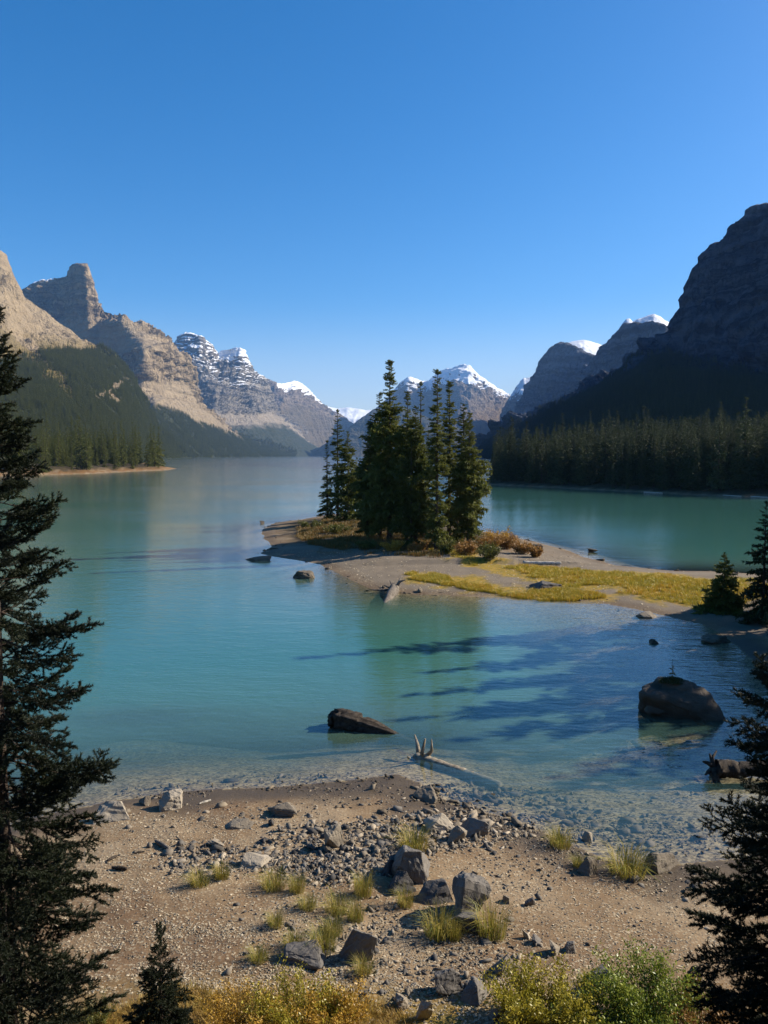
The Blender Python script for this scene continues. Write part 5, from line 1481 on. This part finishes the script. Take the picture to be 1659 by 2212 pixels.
meadow('slope_grass', low, 1500, 7, 0.5, 1.1, M_LOW, 'dry autumn grass at the bottom left of the beach', 0.9, 0.8, (22, 0.13, 0.13, 0.004), -0.1)

def shrub_mesh(seed, n_stem, rad, h, leaves, ls, fan=0.7):
    rg = np.random.default_rng(seed)
    stems, LV = [], []
    for k in range(n_stem):
        a = rg.uniform(0, 6.28); r0 = rad * 0.35 * rg.uniform(0, 1)
        b = np.array([r0 * math.cos(a), r0 * math.sin(a), -0.05])
        hh = h * rg.uniform(0.55, 1.05) * (1 - 0.25 * rg.uniform(0, 1))
        tip = np.array([rad * fan * rg.uniform(0.3, 1.1) * math.cos(a), rad * fan * rg.uniform(0.3, 1.1) * math.sin(a), hh])
        mid = (b + tip) / 2 + np.array([0, 0, 0.12 * h])
        stems.append(tube(np.array([b, mid, tip]), np.array([0.008, 0.005, 0.002]) * max(0.6, h), 4, cap=False))
        leaves_k = int(leaves * 3.2)
        t = rg.uniform(0.12, 1.03, leaves_k)[:, None]
        Pp = (1 - t) ** 2 * b + 2 * t * (1 - t) * mid + t ** 2 * tip + rg.normal(0, 0.075, (leaves_k, 3)) * h
        LV.append(Pp)
    P = np.concatenate(LV); P = P[P[:, 2] > -0.02]
    d = rg.normal(size=P.shape); d[:, 2] = np.abs(d[:, 2]) * 0.9 + 0.2; d /= np.linalg.norm(d, axis=1)[:, None]
    w = np.cross(d, rg.normal(size=P.shape)); w /= np.linalg.norm(w, axis=1)[:, None]
    l = ls * rg.uniform(0.6, 1.25, len(P))[:, None]
    V = np.stack([P, P + d * l * 0.5 + w * l * 0.22, P + d * l, P + d * l * 0.5 - w * l * 0.22], 1).reshape(-1, 3)
    i = np.arange(len(P))[:, None] * 4
    F = np.concatenate([i + np.array([[0, 1, 2]]), i + np.array([[0, 2, 3]])])
    return mesh_np('foliage', V, F), mesh_np('stems', *join_tris(stems))
M_WILLOW = mat_leaf('willow_leaves', [(0.08, 0.12, 0.015), (0.17, 0.22, 0.03), (0.3, 0.32, 0.05)], 0.4)
M_YELLOW = mat_leaf('yellowing_leaves', [(0.13, 0.13, 0.015), (0.3, 0.26, 0.025), (0.45, 0.36, 0.05)], 0.4)
M_ORANGE = mat_leaf('orange_leaves', [(0.2, 0.12, 0.02), (0.42, 0.24, 0.03), (0.5, 0.34, 0.06)], 0.45)
M_RUST = mat_leaf('rust_leaves', [(0.13, 0.075, 0.02), (0.28, 0.14, 0.03), (0.36, 0.21, 0.06)], 0.5)
M_OLIVE = mat_leaf('olive_leaves', [(0.05, 0.06, 0.015), (0.1, 0.11, 0.02), (0.17, 0.15, 0.03)], 0.5)
def shrub(label, px, py, w, h, mat, seed, n_stem, leaves, ls, group=None, dz=0.0, fan=0.75):
    P = G(px, min(py, 2235)); m = np.linalg.norm(P - np.array([0, 0, CAM_H])) / FP
    if py > 2235:
        P = G(px, 2235); P[1] -= (py - 2235) * m * 1.2; P[2] = gz1(P[0], P[1])
    f, s = shrub_mesh(seed, n_stem, w * m * 0.5, h * m * 1.1, leaves, ls, fan)
    t = thing('shrub', label, 'shrub', (P[0], P[1], P[2] + dz), 0, group)
    new_obj('foliage', f, mat, t); new_obj('stems', s, M_BARK, t)
shrub('bright yellow-green willow bush at the bottom right', 1170, 2225, 180, 84, M_YELLOW, 1, 68, 70, 0.056, 'bushes at the bottom of the picture', fan=1.15)
shrub('fresh green willow bush with upright tips at the bottom right', 1400, 2215, 180, 98, M_WILLOW, 2, 68, 65, 0.056, 'bushes at the bottom of the picture', fan=1.15)
shrub('low green bush filling between the two willow bushes', 1290, 2245, 140, 62, M_WILLOW, 3, 44, 55, 0.050, 'bushes at the bottom of the picture', fan=1.15)
shrub('reddish autumn bush right of the green willow bush', 1505, 2250, 130, 80, M_RUST, 4, 40, 45, 0.044, 'bushes at the bottom of the picture', fan=1.15)
shrub('yellow autumn bush at the bottom left of centre', 640, 2240, 170, 78, M_YELLOW, 5, 57, 55, 0.044, 'bushes at the bottom of the picture', fan=1.15)
shrub('orange autumn bush at the bottom right of the yellow one', 720, 2250, 120, 70, M_ORANGE, 6, 47, 50, 0.044, 'bushes at the bottom of the picture', fan=1.15)
shrub('low amber bush at the bottom left beside the sapling', 520, 2250, 170, 58, M_ORANGE, 7, 51, 50, 0.037, 'bushes at the bottom of the picture', fan=1.15)
shrub('small olive bush between left spruce and sapling', 215, 2215, 60, 45, M_OLIVE, 8, 16, 50, 0.03, 'bushes at the bottom of the picture', fan=1.15)
# autumn shrubs on the island and spit
for k, (px, py, w, h, mt, lab) in enumerate([(1055, 1190, 70, 32, M_RUST, 'rust orange shrub just right of the island trees'), (1095, 1186, 60, 30, M_RUST, 'orange shrub in the middle of the autumn thicket'), (1075, 1176, 70, 30, M_ORANGE, 'amber shrub at the back of the autumn thicket'),
        (1130, 1196, 56, 26, M_RUST, 'rust shrub near the right end of the autumn thicket'), (1156, 1204, 36, 22, M_RUST, 'last small rust shrub at the right end of the thicket'), (1056, 1206, 64, 28, M_OLIVE, 'olive green shrub in front of the autumn thicket'),
        (1004, 1198, 56, 24, M_RUST, 'reddish shrub at the foot of the rightmost island trees'), (965, 1196, 46, 26, M_OLIVE, 'olive shrub below the slim columnar spruce'), (850, 1190, 60, 20, M_ORANGE, 'yellow brown shrub under the middle island trees'),
        (790, 1186, 60, 16, M_OLIVE, 'low olive shrub under the left of the big clump'), (730, 1152, 70, 18, M_OLIVE, 'dark low shrub beneath the bushy pine'), (670, 1142, 60, 16, M_OLIVE, 'dark shrub at the left end of the island trees'), (905, 1192, 50, 18, M_RUST, 'small rust shrub under the front island spruces'),
        (1590, 1322, 46, 34, M_OLIVE, 'green bush at the foot of the lone young pine'), (1540, 1318, 36, 26, M_OLIVE, 'small green bush left of the lone young pine')]):
    shrub(lab, px, py, w, h, mt, 30 + k, 26, 34, 0.16, 'autumn shrubs on the island and spit', fan=0.9)
# ------------------------------------------------------------------ air between the camera and the far ranges
def build_haze():
    x0, x1, y0, y1, z0, z1 = -9000, 9000, -400, 17500, -14.0, 1500
    V = np.array([(x, y, z) for x in (x0, x1) for y in (y0, y1) for z in (z0, z1)], float)
    F = np.array([(0, 1, 3, 2), (4, 6, 7, 5), (0, 4, 5, 1), (2, 3, 7, 6), (0, 2, 6, 4), (1, 5, 7, 3)])
    s = NT('haze_air')
    v = s.n('ShaderNodeVolumePrincipled', {'Color': (0.28, 0.54, 1.0, 1), 'Density': 3.4e-5, 'Anisotropy': 0.0})
    s.link(v.outputs[0], s.out.inputs['Volume'])
    o = new_obj('haze', mesh_np('haze', V, F), s.m); o['kind'] = 'stuff'
    tag(o, 'thin pale blue haze filling the valley air', 'haze')
build_haze()
